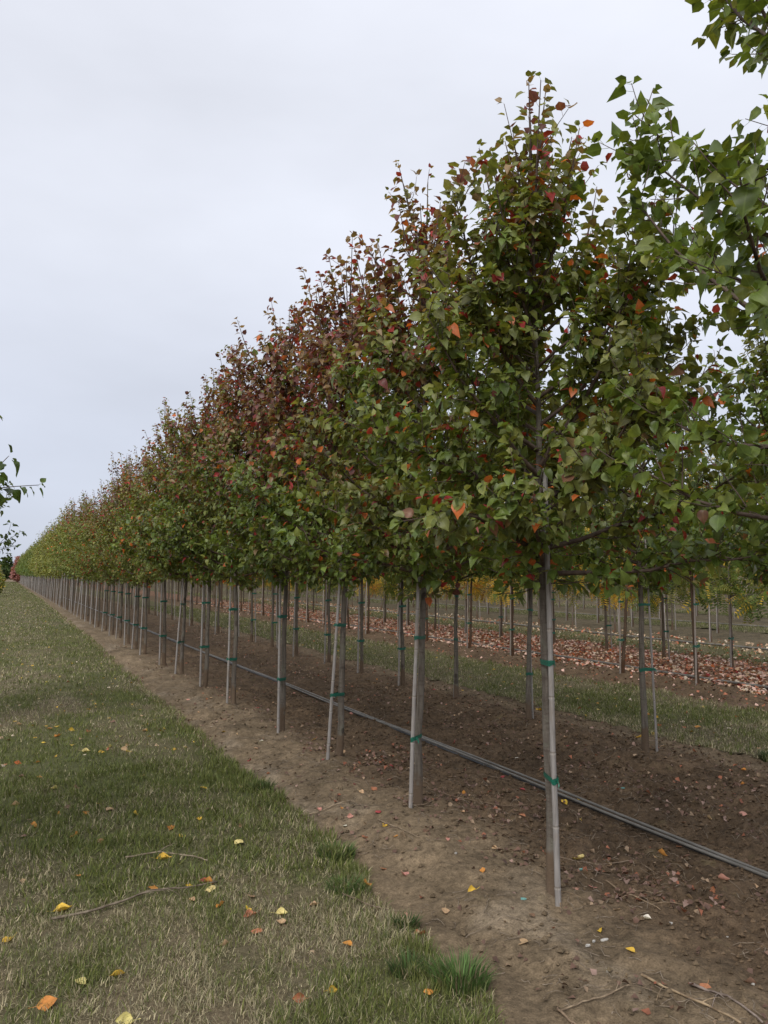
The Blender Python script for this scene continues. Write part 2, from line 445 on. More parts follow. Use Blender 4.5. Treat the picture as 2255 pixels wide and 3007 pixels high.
# ------------------------------------------------------------------ leaves
def leaf_template(bend, fold, wave, fine=1):
    """unit pear leaf: petiole from the origin, blade from y .5 to 1.5; returns V, F, UV"""
    if fine:
        ts, ws = ([.08, .28, .56, .84], [.30, .46, .40, .15]) if fine == 1 else ([.16, .56], [.40, .42]) if fine == 3 else ([.04, .15, .30, .48, .66, .82, .92], [.20, .39, .475, .455, .35, .19, .085])
        nr = len(ts)
        V = [(0, .48, .14)]; U = [(0, 0)]
        for k, (t, w) in enumerate(zip(ts, ws)):
            zc = .14 + .06 * t - bend * t * t
            for sgn in (-1, 0, 1):
                wv = wave * math.sin(k * (2.3 if fine == 1 else 1.5) + sgn * 1.1)
                V.append((sgn * w * math.cos(fold), .5 + t - .06 * abs(sgn) * (k == 0), zc + abs(sgn) * w * math.sin(fold) + (wv if sgn else 0))); U.append((sgn * w * 2.2, t))
        V.append((0, 1.53, .2 - bend)); U.append((0, 1))
        F = [(0, 2, 1), (0, 3, 2)]
        for k in range(nr - 1):
            a = 1 + k * 3
            for j in (0, 1): F += [(a + j, a + j + 1, a + j + 4), (a + j, a + j + 4, a + j + 3)]
        a = 1 + (nr - 1) * 3; F += [(a, a + 1, a + 3), (a + 1, a + 2, a + 3)]
        m = len(V)
        V += [(-.014, 0, 0), (.014, 0, 0), (.014, .3, .16), (-.014, .3, .16), (.012, .5, .145), (-.012, .5, .145)]; U += [(0, 0)] * 6
        F += [(m, m + 1, m + 4), (m, m + 4, m + 5)] if fine == 3 else [(m, m + 1, m + 2), (m, m + 2, m + 3), (m + 3, m + 2, m + 4), (m + 3, m + 4, m + 5)]
    else:
        V = [(0, .48, .14), (-.44, .88, .17 + .4 * math.sin(fold) - bend * .14), (0, .9, .16 - bend * .15), (.44, .88, .17 + .4 * math.sin(fold) - bend * .14), (0, 1.5, .2 - bend)]
        U = [(0, 0), (-.9, .4), (0, .4), (.9, .4), (0, 1)]
        F = [(0, 2, 1), (0, 3, 2), (1, 2, 4), (2, 3, 4)]
    return np.array(V, float), np.array(F), np.array(U, float)
BENDS = [(.12, .25, .02), (.38, .35, .05), (.62, .2, .07), (.25, .6, .04), (.85, .4, .05), (-.12, .3, .06)]
T_COARSE = [leaf_template(*b, fine=0) for b in BENDS]
T_ROUND = [leaf_template(*b, fine=2) for b in BENDS]
T_MID = [leaf_template(*b, fine=3) for b in BENDS]
LEAF_MESH = [tri_mesh('leaf', v, f, M_LEAF1, uv=u) for v, f, u in T_ROUND]

def leaves_mesh(name, A, R, S, K, Cc, templates, mat):
    """A (n,3) attachment, R (n,3,3) columns side, axis, normal; S sizes, K template index, Cc colours"""
    Vs, Fs, Cs, Us = [], [], [], []; off = 0
    for k, (v, f, u) in enumerate(templates):
        idx = np.nonzero(K == k)[0]
        if not len(idx): continue
        W = np.einsum('nij,vj->nvi', R[idx], v) * S[idx][:, None, None] + A[idx][:, None]
        nv = len(v)
        Vs.append(W.reshape(-1, 3)); Fs.append((f[None] + (np.arange(len(idx)) * nv)[:, None, None]).reshape(-1, 3) + off)
        Cs.append(np.repeat(Cc[idx], nv, 0)); Us.append(np.tile(u, (len(idx), 1))); off += nv * len(idx)
    return tri_mesh(name, np.concatenate(Vs), np.concatenate(Fs), mat, np.concatenate(Cs), np.concatenate(Us))

def norm(v): return v / (np.linalg.norm(v, axis=-1, keepdims=True) + 1e-9)

def leaf_frames(shoot, outward, rng, droop=(.15, 1.15), spread=.45):
    n = len(shoot)
    ph = rng.uniform(0, 2 * np.pi, n)
    ref = np.tile([.3, .2, .93], (n, 1)); ref[np.abs(shoot[:, 2]) > .85] = (1, .1, 0)
    a = norm(np.cross(shoot, ref)); b = np.cross(shoot, a)
    o = a * np.cos(ph)[:, None] + b * np.sin(ph)[:, None]
    ax = norm(o * .8 + shoot * .25 + outward * spread + np.array([0, 0, -1]) * rng.uniform(*droop, n)[:, None])
    up = norm(np.array([0, 0, 1]) + outward * .6 + rng.normal(0, .5, (n, 3)))
    nz = norm(up - ax * np.sum(up * ax, 1)[:, None])
    sd = np.cross(ax, nz)
    return np.stack([sd, ax, nz], -1)

# ------------------------------------------------------------------ growing a tree
def grow(seed, H, zb, R, lean=(0, 0), nprim=34, dens=1.0, leaf=.062, up=1.0, prof=.7, droopy=0.0, bare_top=True):
    """skeleton of one tree about its own base: trunk path, limbs (lists of (points, radii)), leaves"""
    rng = np.random.default_rng(seed)
    zs = np.concatenate([[-.06, .0], np.linspace(.07, H * .96, 22)])
    wob = np.cumsum(rng.normal(0, .0055, (24, 2)), 0); wob -= wob[1]
    lx = np.clip(zs, 0, 1.7) / 1.6
    tp = np.stack([lean[0] * lx + wob[:, 0], lean[1] * lx + wob[:, 1], zs], -1)
    tp[:, :2] -= tp[1, :2] * 0
    t01 = np.clip(zs / H, 0, 1)
    tr = (.0285 * (1 - t01) ** 1.05 + .0022) * (1 + rng.normal(0, .018, 24)); tr[zs < .0] *= 1.45; tr[(zs >= 0) & (zs < .16)] *= 1.10
    def at(z): return np.array([np.interp(z, zs, tp[:, 0]), np.interp(z, zs, tp[:, 1]), z])
    limbs = []; LA, LS, LO, LZ, LB = [], [], [], [], []
    def put_leaves(P, start, sp, size, n_at, bid):
        seg = np.linalg.norm(np.diff(P, axis=0), axis=1); L = seg.sum(); cum = np.concatenate([[0], np.cumsum(seg)])
        d = start * L
        while d < L:
            q = np.array([np.interp(d, cum, P[:, j]) for j in range(3)])
            k = min(np.searchsorted(cum, d, 'right') - 1, len(P) - 2); s = (P[k + 1] - P[k]) / (seg[k] + 1e-9)
            for _ in range(n_at if rng.random() < .7 else n_at + 1):
                LA.append(q); LS.append(s); LZ.append(size * rng.uniform(.62, 1.18)); LB.append(bid)
            d += sp * rng.uniform(.6, 1.4)
        for _ in range(2): LA.append(P[-1]); LS.append(s); LZ.append(size * rng.uniform(.45, .8)); LB.append(bid)
    az = rng.uniform(0, 6.28)
    bid = 0
    for i in range(nprim):
        t = (i + rng.uniform(-.3, .3)) / nprim; t = max(0, t) ** 1.35 * .9
        z0 = zb + .08 + t ** .92 * (H * .93 - zb)
        az += 2.4 + rng.normal(0, .35)
        tt = (z0 - zb) / (H - zb)
        r = R * (1 - tt) ** prof * rng.uniform(.75, 1.18) * (.85 if tt < .06 else 1)
        el = math.radians(min(66, (9 + 50 * tt) * up) + rng.normal(0, 7) - droopy * 20)
        if not droopy: el = max(el, math.radians(11))
        L = r / max(.42, math.cos(el)) * 1.02
        L = min(L, (H * rng.uniform(.84, .99) - z0) / max(.3, math.sin(min(1.4, el + .3))) + .03) if tt > .25 else L
        thin = 1 + 1.1 * max(0, tt - .36); few = 1 - .78 * float(smooth(.36, .74, tt))
        n = 7; P = [at(z0)]; e_ = el; a_ = az
        for k in range(n - 1):
            e_ = min(1.35, e_ + math.radians(rng.normal((3.0 + 6.5 * min(1, tt * 1.6)) * up - droopy * 14, 5))); a_ += rng.normal(0, .09)
            P.append(P[-1] + L / (n - 1) * np.array([math.cos(a_) * math.cos(e_), math.sin(a_) * math.cos(e_), math.sin(e_)]))
        P = np.array(P); r0 = min(.012, .0045 + .009 * r / R) * (1.25 if tt < .3 else 1)
        parts = [(P, np.linspace(r0, .0022, n))]
        put_leaves(P, .28 if L > .35 else .2, .040 / dens * thin, leaf, 1, bid)
        ns = max(1, int(round((L / .085) * dens * few)))
        for s in range(ns):
            u = .18 + (.8 if tt < .4 else .42) * (s + rng.random()) / ns
            k = min(int(u * (n - 1)), n - 2); ff = u * (n - 1) - k
            q = P[k] * (1 - ff) + P[k + 1] * ff
            d = norm(P[k + 1] - P[k]); side = norm(np.cross(d, rng.normal(0, 1, 3)))
            d2 = norm(d * .75 + side * rng.uniform(.7, 1.1) + np.array([0, 0, .25 * up - droopy * .6]))
            l2 = rng.uniform(.12, .34) * (.6 + .5 * r / R) * (1.15 - .4 * u)
            Q = [q]
            for _ in range(3):
                d2 = norm(d2 + rng.normal(0, .13, 3) + np.array([0, 0, .10 * up - droopy * .35])); Q.append(Q[-1] + d2 * l2 / 3)
            Q = np.array(Q); parts.append((Q, np.linspace(.0034, .0016, 4)))
            put_leaves(Q, .12, .036 / dens * thin, leaf, 1, bid)
        limbs.append(parts); bid += 1
    # short leafy spurs straight on the stem, so that the crown is closed to its middle
    parts = []
    for k in range(int(46 * dens)):
        z0 = zb + .02 + rng.random() ** 1.5 * (H * .72 - zb); a_ = rng.uniform(0, 6.28); q = at(z0); L = rng.uniform(.14, .38); d = norm(np.array([math.cos(a_), math.sin(a_), rng.uniform(-.3, .6) if z0 < zb + .5 else rng.uniform(.2, .9)]))
        P = np.array([q, q + d * L * .5, q + d * L + np.array([0, 0, .03])]); parts.append((P, np.array([.0035, .0025, .0016])))
        put_leaves(P, .25, .04 / dens, leaf, 1, bid)
    limbs.append(parts); bid += 1
    # the leader and its upright shoots against the sky
    parts = []
    for k in range(11 if bare_top else 4):
        z0 = H * .84 - k * .1 + rng.uniform(-.05, .05)
        a_ = rng.uniform(0, 6.28); L = rng.uniform(.35, .75) if k else .62
        d = norm(np.array([math.cos(a_) * .62, math.sin(a_) * .62, 1])) if k else np.array([.04, .02, 1.])
        P = [at(min(z0, H * .94))]
        for _ in range(5): d = norm(d + rng.normal(0, .06, 3) + np.array([0, 0, .08])); P.append(P[-1] + d * min(L, H - z0 + (.0 if k else .06)) / 5)
        P = np.array(P); parts.append((P, np.linspace(.005, .0018, 6)))
        put_leaves(P, .12, .062, leaf * .9, 1, bid)
    limbs.append(parts)

    A = np.array(LA); S = np.array(LS); Z = np.array(LZ); B = np.array(LB)
    axis = np.stack([np.interp(A[:, 2], zs, tp[:, 0]), np.interp(A[:, 2], zs, tp[:, 1])], -1)
    out = A.copy(); out[:, :2] -= axis; out[:, 2] = .15; out = norm(out)
    rad = np.linalg.norm(A[:, :2] - axis, axis=1)
    Rm = leaf_frames(S, out, rng, droop=(-.35, 1.1))
    K = rng.integers(0, len(BENDS), len(A))
    return dict(tp=tp, tr=tr, limbs=limbs, A=A, R=Rm, S=Z, K=K, B=B, rad=rad, t=np.clip((A[:, 2] - zb) / (H - zb), 0, 1), rng=rng, H=H)

DARKGREEN = np.array([.070, .112, .024]); GREEN = np.array([.118, .170, .032]); OLIVE = np.array([.195, .175, .055])
LIME = np.array([.245, .245, .055]); BRONZE = np.array([.215, .140, .066]); MAROON = np.array([.150, .050, .046])
CRIMSON = np.array([.30, .035, .035]); ORANGE = np.array([.46, .12, .03]); GOLD = np.array([.66, .45, .05]); BROWN = np.array([.10, .05, .03])

def colours(T, green, red_t, red_amt, accent, olive_t=.0, far=False):
    """green: 0 dark .. 1 lime; above red_t leaves turn bronze and maroon; accent: share of single orange or red leaves"""
    rng = T['rng']; n = len(T['A'])
    u = np.clip(green + rng.normal(0, .16, n), 0, 1)[:, None]
    branch = rng.normal(0, 1, T['B'].max() + 1)[T['B']]
    c = np.where(u < .5, DARKGREEN + (GREEN - DARKGREEN) * u * 2, GREEN + (LIME - GREEN) * (u - .5) * 2)
    ol = np.clip(olive_t + .7 * T['t'] + .18 * branch + rng.normal(0, .2, n) - .25, 0, 1)[:, None] * .85
    c = c * (1 - ol) + OLIVE * ol
    p = np.clip((T['t'] - red_t) / .35, 0, 1) * red_amt + .08 * red_amt * branch
    turned = rng.random(n) < p
    w = rng.random(n)[:, None]
    c = np.where(turned[:, None], np.where(w < .55, BRONZE, np.where(w < .92, MAROON, CRIMSON)), c)
    acc = rng.random(n) < accent
    w = rng.random(n)[:, None]
    c = np.where(acc[:, None], np.where(w < .5, ORANGE, np.where(w < .85, CRIMSON, BROWN * 2)), c)
    return c * rng.uniform(.62, 1.28, (n, 1))

def trunk_mesh(T, sides=10):
    b = Buf(); b.tube(T['tp'], T['tr'], sides); return b.mesh('trunk', M_BARK)

def limb_mesh(parts, p_sides=5, s_sides=3):
    b = Buf()
    for i, (P, R_) in enumerate(parts): b.tube(P, R_, p_sides if i == 0 else s_sides)
    return b.mesh('limb', M_TWIG)

ORD = ['first', 'second', 'third', 'fourth', 'fifth', 'sixth', 'seventh', 'eighth', 'ninth', 'tenth', 'eleventh', 'twelfth', 'thirteenth', 'fourteenth', 'fifteenth', 'sixteenth',
       'seventeenth', 'eighteenth', 'nineteenth', 'twentieth']
CAMP = np.array([0, 0, EYE])
FW = np.array([math.sin(YAW) * math.cos(PITCH), math.cos(YAW) * math.cos(PITCH), math.sin(PITCH)])
RT = np.array([math.cos(YAW), -math.sin(YAW), 0]); UPV = np.cross(RT, FW)
def in_view(P, m=1.04):
    v = P - CAMP; d = v @ FW
    return (d > .3) & (np.abs((v @ RT) / d) < .4806 * m) & (np.abs((v @ UPV) / d) < .6408 * m)

def near_tree(name, loc, T, C, label, cat, group, trunk_tint=(1, 1, 1), n_leaf=300):
    """a tree near enough to show single leaves: trunk, limbs, up to 300 leaves as parts and the rest as one crown"""
    root = link(name, None); root.location = loc; tag(root, label, cat, group)
    link('trunk', trunk_mesh(T, 12), root, trunk_tint)
    for parts in T['limbs'][:-2]: link('limb', limb_mesh(parts), root)
    for parts in T['limbs'][-2:]: link('twigs', limb_mesh(parts), root)['kind'] = 'stuff'
    Wp = T['A'] + np.array(loc)
    vis = in_view(Wp, .99)
    d = np.linalg.norm(Wp - CAMP, axis=1)
    face = -np.sum(T['R'][:, :, 2] * norm(Wp - CAMP), 1)
    score = T['S'] / d * (1 + .25 * np.abs(face)) * np.where(vis, 1, .01) - .0
    depth = d - np.percentile(d[vis], 2) if vis.any() else d
    score = score * np.exp(-depth * 1.3)
    pick = np.argsort(-score)[:n_leaf] if vis.any() else np.array([], int)
    pick = pick[vis[pick]]
    rest = np.ones(len(d), bool); rest[pick] = False
    cr_ = link('crown', leaves_mesh('crown', T['A'][rest], T['R'][rest], T['S'][rest], T['K'][rest], C[rest], T_MID, M_LEAF), root)
    cr_['kind'] = 'stuff'
    for i in pick:
        o = bpy.data.objects.new('leaf', LEAF_MESH[T['K'][i]]); COL.objects.link(o); o.parent = root
        m4 = Matrix.Identity(4)
        for r_ in range(3):
            for k in range(3): m4[r_][k] = T['R'][i, r_, k] * T['S'][i]
            m4[r_][3] = T['A'][i, r_]
        o.matrix_basis = m4; o.color = (*C[i], 1)
    return root

class Variant:
    """a shared trunk and crown for trees too far to show single leaves"""
    def __init__(s, T, C, n=None, mat=None, sides=8, limbs=True, size_mul=1.0, templ=None):
        rng = T['rng']; N = len(T['A']); idx = np.arange(N); sc = size_mul
        if n and n < N: idx = rng.choice(N, n, replace=False); sc = size_mul * (N / n) ** .42
        s.crown = leaves_mesh('crown', T['A'][idx], T['R'][idx], T['S'][idx] * sc, T['K'][idx], C[idx], templ or T_COARSE, mat or M_FAR)
        b = Buf(); b.tube(T['tp'], T['tr'], sides)
        if limbs:
            for parts in T['limbs']:
                for i, (P, R_) in enumerate(parts):
                    if i == 0 or limbs == 'all': b.tube(P[::2] if i == 0 else P, R_[::2] if i == 0 else R_, 3, cap=False)
        s.trunk = b.mesh('trunk', M_BARK)
    def place(s, name, loc, rot, scale, label, cat, group, tint=(1, 1, 1), bark=(1, 1, 1)):
        root = link(name, None); root.location = loc; root.rotation_euler = (0, 0, rot); root.scale = scale
        tag(root, label, cat, group)
        link('trunk', s.trunk, root, bark); c_ = link('crown', s.crown, root, tint); c_['kind'] = 'stuff'
        return root

# ---- stakes: weathered canes tied to the trunks with green tape
def ring(b, c0, c1, r0, r1, z, w, n=20, jit=0):
    """a strip of tape of width w around two round posts at c0 and c1"""
    th = np.linspace(0, 2 * np.pi, n, endpoint=False); pts = []
    d = np.array(c1) - np.array(c0)
    for t in th:
        u = np.array([math.cos(t), math.sin(t)])
        s0, s1 = u @ np.array(c0) + r0, u @ np.array(c1) + r1
        p = np.array(c0) + u * r0 if s0 > s1 else np.array(c1) + u * r1
        pts.append(p)
    pts = np.array(pts); V = []
    for k, p in enumerate(pts):
        o = .25 * w * math.sin(th[k] * 2 + jit); V += [(p[0], p[1], z - w / 2 + o), (p[0], p[1], z + w / 2 + o + .1 * w * math.sin(k * 1.7))]
    F = []
    for k in range(n):
        a, c = 2 * k, 2 * ((k + 1) % n); F += [(a, c, c + 1), (a, c + 1, a + 1)]
    b.add(V, F)

def cane_mesh(base, top, r, seed):
    rng = np.random.default_rng(seed)
    n = 26; base = np.array(base, float); top = np.array(top, float)
    t = np.linspace(0, 1, n); P = base + (top - base) * t[:, None] + np.stack([np.cumsum(rng.normal(0, .0008, n)), np.cumsum(rng.normal(0, .0008, n)), t * 0], -1)
    L = np.linalg.norm(top - base); b = Buf(); d = t * L
    # nodes: short swollen dark rings along the cane
    pts, rad, col = [], [], []
    node = .16 + rng.uniform(0, .1); cur = 0.0
    marks = []
    while node < L: marks.append(node); node += rng.uniform(.26, .36)
    stops = [0.0]
    for m_ in marks: stops += [m_ - .012, m_ - .004, m_ + .004, m_ + .010]
    stops = np.array(sorted(stops + [L]))
    kind = np.zeros(len(stops)); k = 1
    for m_ in marks: kind[k:k + 4] = (0, 1, 1.6, 0); k += 4
    Q = np.stack([np.interp(stops, d, P[:, j]) for j in range(3)], -1)
    rr = r * (1 - .22 * stops / L) * (1 + .13 * (kind == 1) - .06 * (kind == 1.6))
    cc = np.where((kind > 1.2)[:, None], [.55, .5, .45], np.where((kind == 1)[:, None], [1.12, 1.1, 1.05], [1, 1, 1.0]))
    s = 9; b.tube(Q, rr, s, None, cap=True)
    me = tri_mesh('cane', np.concatenate(b.V), np.concatenate(b.F), M_STAKE, np.concatenate([np.repeat(cc, s, 0), cc[-1:]]))
    return me

def make_stake(loc, off, top_off, T, h, ties, label, group, seed, r=.0145, dark=None):
    """off, top_off: foot and head of the cane from the tree base"""
    root = link('tree_stake', None); root.location = loc; tag(root, label, 'stake', group)
    link('cane', cane_mesh((off[0], off[1], -.10), (top_off[0], top_off[1], h), r, seed), root)
    tp, tr = T['tp'], T['tr']
    for q, z in enumerate(ties):
        f_ = (z + .10) / (h + .10)
        c1 = (off[0] + (top_off[0] - off[0]) * f_, off[1] + (top_off[1] - off[1]) * f_)
        c0 = (np.interp(z, tp[:, 2], tp[:, 0]), np.interp(z, tp[:, 2], tp[:, 1]))
        b = Buf(); w = .026 if q == 0 else .021
        ring(b, c0, c1, np.interp(z, tp[:, 2], tr) + .0025, r * .95 + .0035, z, w, 24, q + seed)
        ring(b, c0, c1, np.interp(z, tp[:, 2], tr) + .0045, r * .95 + .0055, z + .006, w * .55, 24, q * 2 + seed + 1)
        a_ = 1.3 + 2.1 * q + seed; p0 = np.array([c1[0] + math.cos(a_) * r, c1[1] + math.sin(a_) * r, z]); o_ = np.array([math.cos(a_), math.sin(a_), 0])
        e1 = p0 + o_ * .014 + np.array([0, 0, .004]); e2 = p0 + o_ * .026 + np.array([0, 0, -.022]); hw = np.array([0, 0, w * .38]); hw2 = np.array([.006, .004, w * .25])
        b.add([p0 - hw, p0 + hw, e1 + hw, e1 - hw, e2 + hw2, e2 - hw2], [(0, 1, 2), (0, 2, 3), (3, 2, 4), (3, 4, 5)])
        link('tie', b.mesh('tie', M_TAPE_DARK if (dark and q >= dark) else M_TAPE), root)
    return root

# ------------------------------------------------------------------ front row
R1X = ROW_X[0]
R1M = [2.60, 2.53, 2.645, 2.70, 2.62, 2.59, 2.62, 2.64]      # measured stem feet
R1Y = [1.74, 3.35, 5.0, 6.59, 7.93, 9.69, 11.34, 13.05, 14.49, 16.54, 17.85, 18.98, 20.54]
rr_ = random.Random(3)
while R1Y[-1] < 137: R1Y.append(R1Y[-1] + rr_.uniform(1.45, 1.65))
# per near tree: height, crown base, radius, lean of the stem, greenness, red start, red share, accent share, olive, words
N1 = [
    (5.1, 1.62, 1.16, (.02, .0), .46, 1.2, .0, .012, -.25, 'broad green pear tree, nearest of the front row, with its trunk out of frame'),
    (4.20, 1.50, 1.10, (-.02, .0), .42, .58, .32, .055, .32, 'olive green pear tree with orange specks and the nearest visible trunk in the front row'),
    (4.66, 1.44, 1.14, (.05, -.03), .40, .38, .76, .05, .40, 'olive pear tree with purple-red top on the second visible front-row trunk'),
    (4.60, 1.44, 1.12, (.08, -.03), .38, .20, .98, .03, .30, 'darkest maroon-topped pear tree, third visible trunk of the front row'),
    (4.60, 1.44, 1.14, (.0, .0), .38, .22, .92, .03, .30, 'maroon and olive pear tree on the fourth visible front-row trunk behind a straight stake'),
    (4.55, 1.43, 1.10, (.0, .0), .40, .32, .75, .04, .30, 'mixed maroon and green pear tree on the fifth visible front-row trunk'),
    (4.52, 1.43, 1.08, (.03, .0), .42, .34, .72, .05, .32, 'reddish pear tree on the sixth visible front-row trunk'),
    (4.55, 1.43, 1.10, (.06, .02), .44, .46, .60, .06, .36, 'red flecked pear tree on the seventh visible front-row trunk, which leans right'),
]
STAKE1 = [None, ((-.045, -.10), (-.045, -.046)), ((-.12, -.10), (.0, -.055)), ((-.14, -.08), (.015, -.06)), ((-.06, -.07), (-.04, -.04)),
          ((-.09, -.03), (-.05, -.02)), ((-.085, -.06), (-.04, -.03)), ((-.14, -.16), (.02, -.03))]
TIES = [None, (.57, 1.14, 1.78, 1.92), (.49, 1.17), (.53, 1.13), (.52, 1.15), (.55, 1.15), (.54, 1.15), (.5, 1.1)]
G1 = 'pear trees in the front row'
for k, (H_, zb_, R_, lean_, gr, rt_, ra_, ac_, ol_, lab) in enumerate(N1):
    T = grow(100 + k if k else 123, H_, zb_, R_, lean_, nprim=48 if k else 36, dens=1.58 if k else 1.08, leaf=.055 if k else .060, prof=(.58, .50, .42, .42, .44)[k] if k < 5 else .46)
    C = colours(T, gr, rt_, ra_, ac_, ol_)
    y = R1Y[k]; loc = (R1M[k], y, gz(R1M[k], y))
    near_tree('pear_tree', loc, T, C, lab, 'tree', G1)
    if k: 
        st, tp_ = STAKE1[k]
        make_stake(loc, st, tp_, T, 2.12 if k == 1 else 2.0, TIES[k],
                   ['', 'tall grey cane stake standing in front of the nearest visible front-row trunk', 'grey cane stake slanting against the second visible front-row trunk',
                    'grey cane stake leaning right to the third visible front-row trunk', 'straight cane stake hiding the fourth visible front-row trunk',
                    'grey cane stake tied left of the fifth visible front-row trunk', 'slim cane stake tied left of the sixth visible front-row trunk',
                    'tilted cane stake crossing to the seventh visible front-row trunk'][k], 'stakes along the front row', 40 + k, .0155 if k == 1 else .0145, 2 if k == 1 else None)

# the rest of the front row: shared variants, reddish first, then olive, then yellow-green, at last dark green
def variant(seed, H, zb, R, cols, n=None, **kw):
    g = {q: kw.pop(q) for q in ('nprim', 'dens', 'leaf', 'up', 'prof', 'droopy', 'bare_top') if q in kw}
    g.setdefault('prof', .52)
    T = grow(seed, H, zb, R, **g); v = Variant(T, colours(T, *cols), n, **kw); v.T = T; return v
V_RED = [variant(200 + i, 4.55, 1.41, 1.08, (.48, .36, .60, .085, .58), nprim=40, dens=1.3, leaf=.062, limbs=True) for i in range(3)]
V_OLI = [variant(210 + i, 4.5, 1.42, .98, (.55, .5, .45, .03, .45), 3000, nprim=36, dens=1.15, leaf=.065) for i in range(3)]
V_YEL = [variant(220 + i, 4.5, 1.42, .98, (.78, .8, .2, .01, .3), 1700, nprim=36, leaf=.07) for i in range(2)]
V_GRN = [variant(230 + i, 4.46, 1.38, .98, (.35, 1.2, .0, .0, .1), 900, nprim=34, leaf=.07, limbs=False, sides=5) for i in range(2)]
STK_T = grow(999, 4.4, 1.5, .8, nprim=4)
stake_proto = {}
def far_stake(loc, side, label, group, tint=(1, 1, 1), lod=0, tilt=(0, 0)):
    key = (side, lod)
    if key not in stake_proto:
        off = [(-.10, -.06), (-.07, -.09), (.09, -.05), (-.13, -.02)][side]
        top = [(-.045, -.03), (-.01, -.055), (.05, -.02), (.0, -.05)][side]
        if lod == 0:
            r = make_stake((0, 0, 0), off, top, STK_T, 2.0, (.52, 1.12), label, group, 70 + side)
            stake_proto[key] = [r] + list(r.children)
        else:
            b = Buf(); b.tube([(off[0], off[1], -.1), (top[0], top[1], 2.0)], [.015, .013], 5, (1, 1, 1)); me = b.mesh('tree_stake', M_STAKE)
            stake_proto[key] = [link('tree_stake', me)]
        src = stake_proto[key]
        src[0].location = loc; src[0].rotation_euler = (*tilt, 0); tag(src[0], label, 'stake', group)
        for q in (src if lod else src[1:]):
            q.color = (*tint, 1)
        return
    src = stake_proto[key]
    r = src[0].copy(); COL.objects.link(r); r.location = loc; r.rotation_euler = (*tilt, 0); tag(r, label, 'stake', group)
    if lod: r.color = (*tint, 1)
    for ch in src[1:]:
        c_ = ch.copy(); COL.objects.link(c_); c_.parent = r; c_.color = (*tint, 1)

rnd = random.Random(11)
for k in range(8, len(R1Y)):
    y = R1Y[k]; x = R1X + rnd.uniform(-.03, .03)
    if y < 26: v, words_ = rnd.choice(V_RED), 'red-tinged pear tree'
    elif y < 40: v, words_ = rnd.choice(V_OLI), 'olive green pear tree'
    elif y < 70: v, words_ = rnd.choice(V_YEL), 'yellow-green pear tree'
    else: v, words_ = rnd.choice(V_GRN), 'dark green pear tree'
    if k < 20: lab = f'{words_} on the {ORD[k - 1]} visible trunk of the front row'
    elif y < 40: lab = f'{words_} where the front row thins to a wall of trunks'
    elif y < 70: lab = 'yellow-green pear tree in the pale stretch of the far front row'
    else: lab = 'dark green pear tree at the vanishing end of the front row'
    s_ = rnd.uniform(.91, 1.06)
    loc = (x, y, gz(x, y))
    t_ = rnd.uniform(.85, 1.15)
    pt = v.place('pear_tree', loc, rnd.uniform(0, 6.28), (s_, s_, s_ * rnd.uniform(.97, 1.04)), lab, 'tree', G1, (t_, t_ * rnd.uniform(.96, 1.04), t_), (1, .97, .94))
    tilt_ = (rnd.gauss(0, .016), rnd.gauss(0, .016)) if k < 26 else (0, 0)
    pt.rotation_euler = (tilt_[0], tilt_[1], 0 if k < 26 else pt.rotation_euler[2])
    if k < 20: sl = f'cane stake tied to the {ORD[k - 1]} visible trunk of the front row'
    else: sl = 'thin cane stake among the crowded far trunks of the front row'
    far_stake(loc, rnd.choice([0, 0, 1, 3]), sl, 'stakes along the front row', (1, 1, 1), 0 if y < 24 else 1, tilt_)

# ------------------------------------------------------------------ second row
R2Y = [3.95, 5.58, 7.37, 8.9, 10.35, 11.81]
while R2Y[-1] < 52: R2Y.append(R2Y[-1] + rr_.uniform(1.5, 1.7))
R2L = [(-.01, .02), (-.02, .01), (.05, .05), (.05, .02), (-.02, .0), (.0, .0)]
V_R2 = [variant(300 + i, 4.3, 1.42, .95, (.42, .7, .3, .02, .2), 3400, nprim=38, dens=1.15, leaf=.07) for i in range(3)]
for k, y in enumerate(R2Y):
    x = ROW_X[1] + rnd.uniform(-.03, .03); loc = (x, y, gz(x, y))
    if k < 4:
        T = grow(330 + k, 4.3, 1.42, .98, R2L[k], nprim=40, dens=1.35, leaf=.060, prof=.52)
        lab = ['green pear tree of the second row at the photo edge, trunk out of view', 'green pear tree with leaning stake, nearest visible trunk of the second row',
               'green pear tree with curved trunk, second visible of the second row', 'green pear tree with curved slim trunk, third visible of the second row'][k]
        near_tree('pear_tree', loc, T, colours(T, .40, .75, .25, .02, .05), lab, 'tree', 'pear trees in the second row', (.95, .95, .95), 300 if k in (1, 2) else 160)
        if k:
            make_stake(loc, [(0, 0), (.09, -.05), (.075, .02), (.02, .09)][k], [(0, 0), (.035, -.02), (.05, .04), (.05, .05)][k], T, 1.9, [(0,), (.72, 1.3), (.5, 1.2), (.75, 1.3)][k],
                       ['', 'thin cane stake right of the nearest visible second-row trunk', 'thin cane stake half hidden behind the curved second-row trunk', 'cane stake behind the third visible second-row trunk'][k],
                       'stakes along the second row', 60 + k, .011)
    else:
        lab = f'green pear tree on the {ORD[k - 1]} visible trunk of the second row' if k < 12 else 'green pear tree deep in the second row behind the front trunks'
        rnd.choice(V_R2).place('pear_tree', loc, rnd.uniform(0, 6.28), (1, 1, rnd.uniform(.95, 1.05)), lab, 'tree', 'pear trees in the second row', bark=(.92, .90, .88))
        if k < 24:
            sl = f'cane stake beside the {ORD[k - 1]} visible trunk of the second row' if k < 12 else 'thin cane stake deep in the second row behind the front trunks'
            far_stake(loc, rnd.choice([0, 1, 2, 2]), sl, 'stakes along the second row', (.92, .9, .88), 0 if k < 10 else 1)

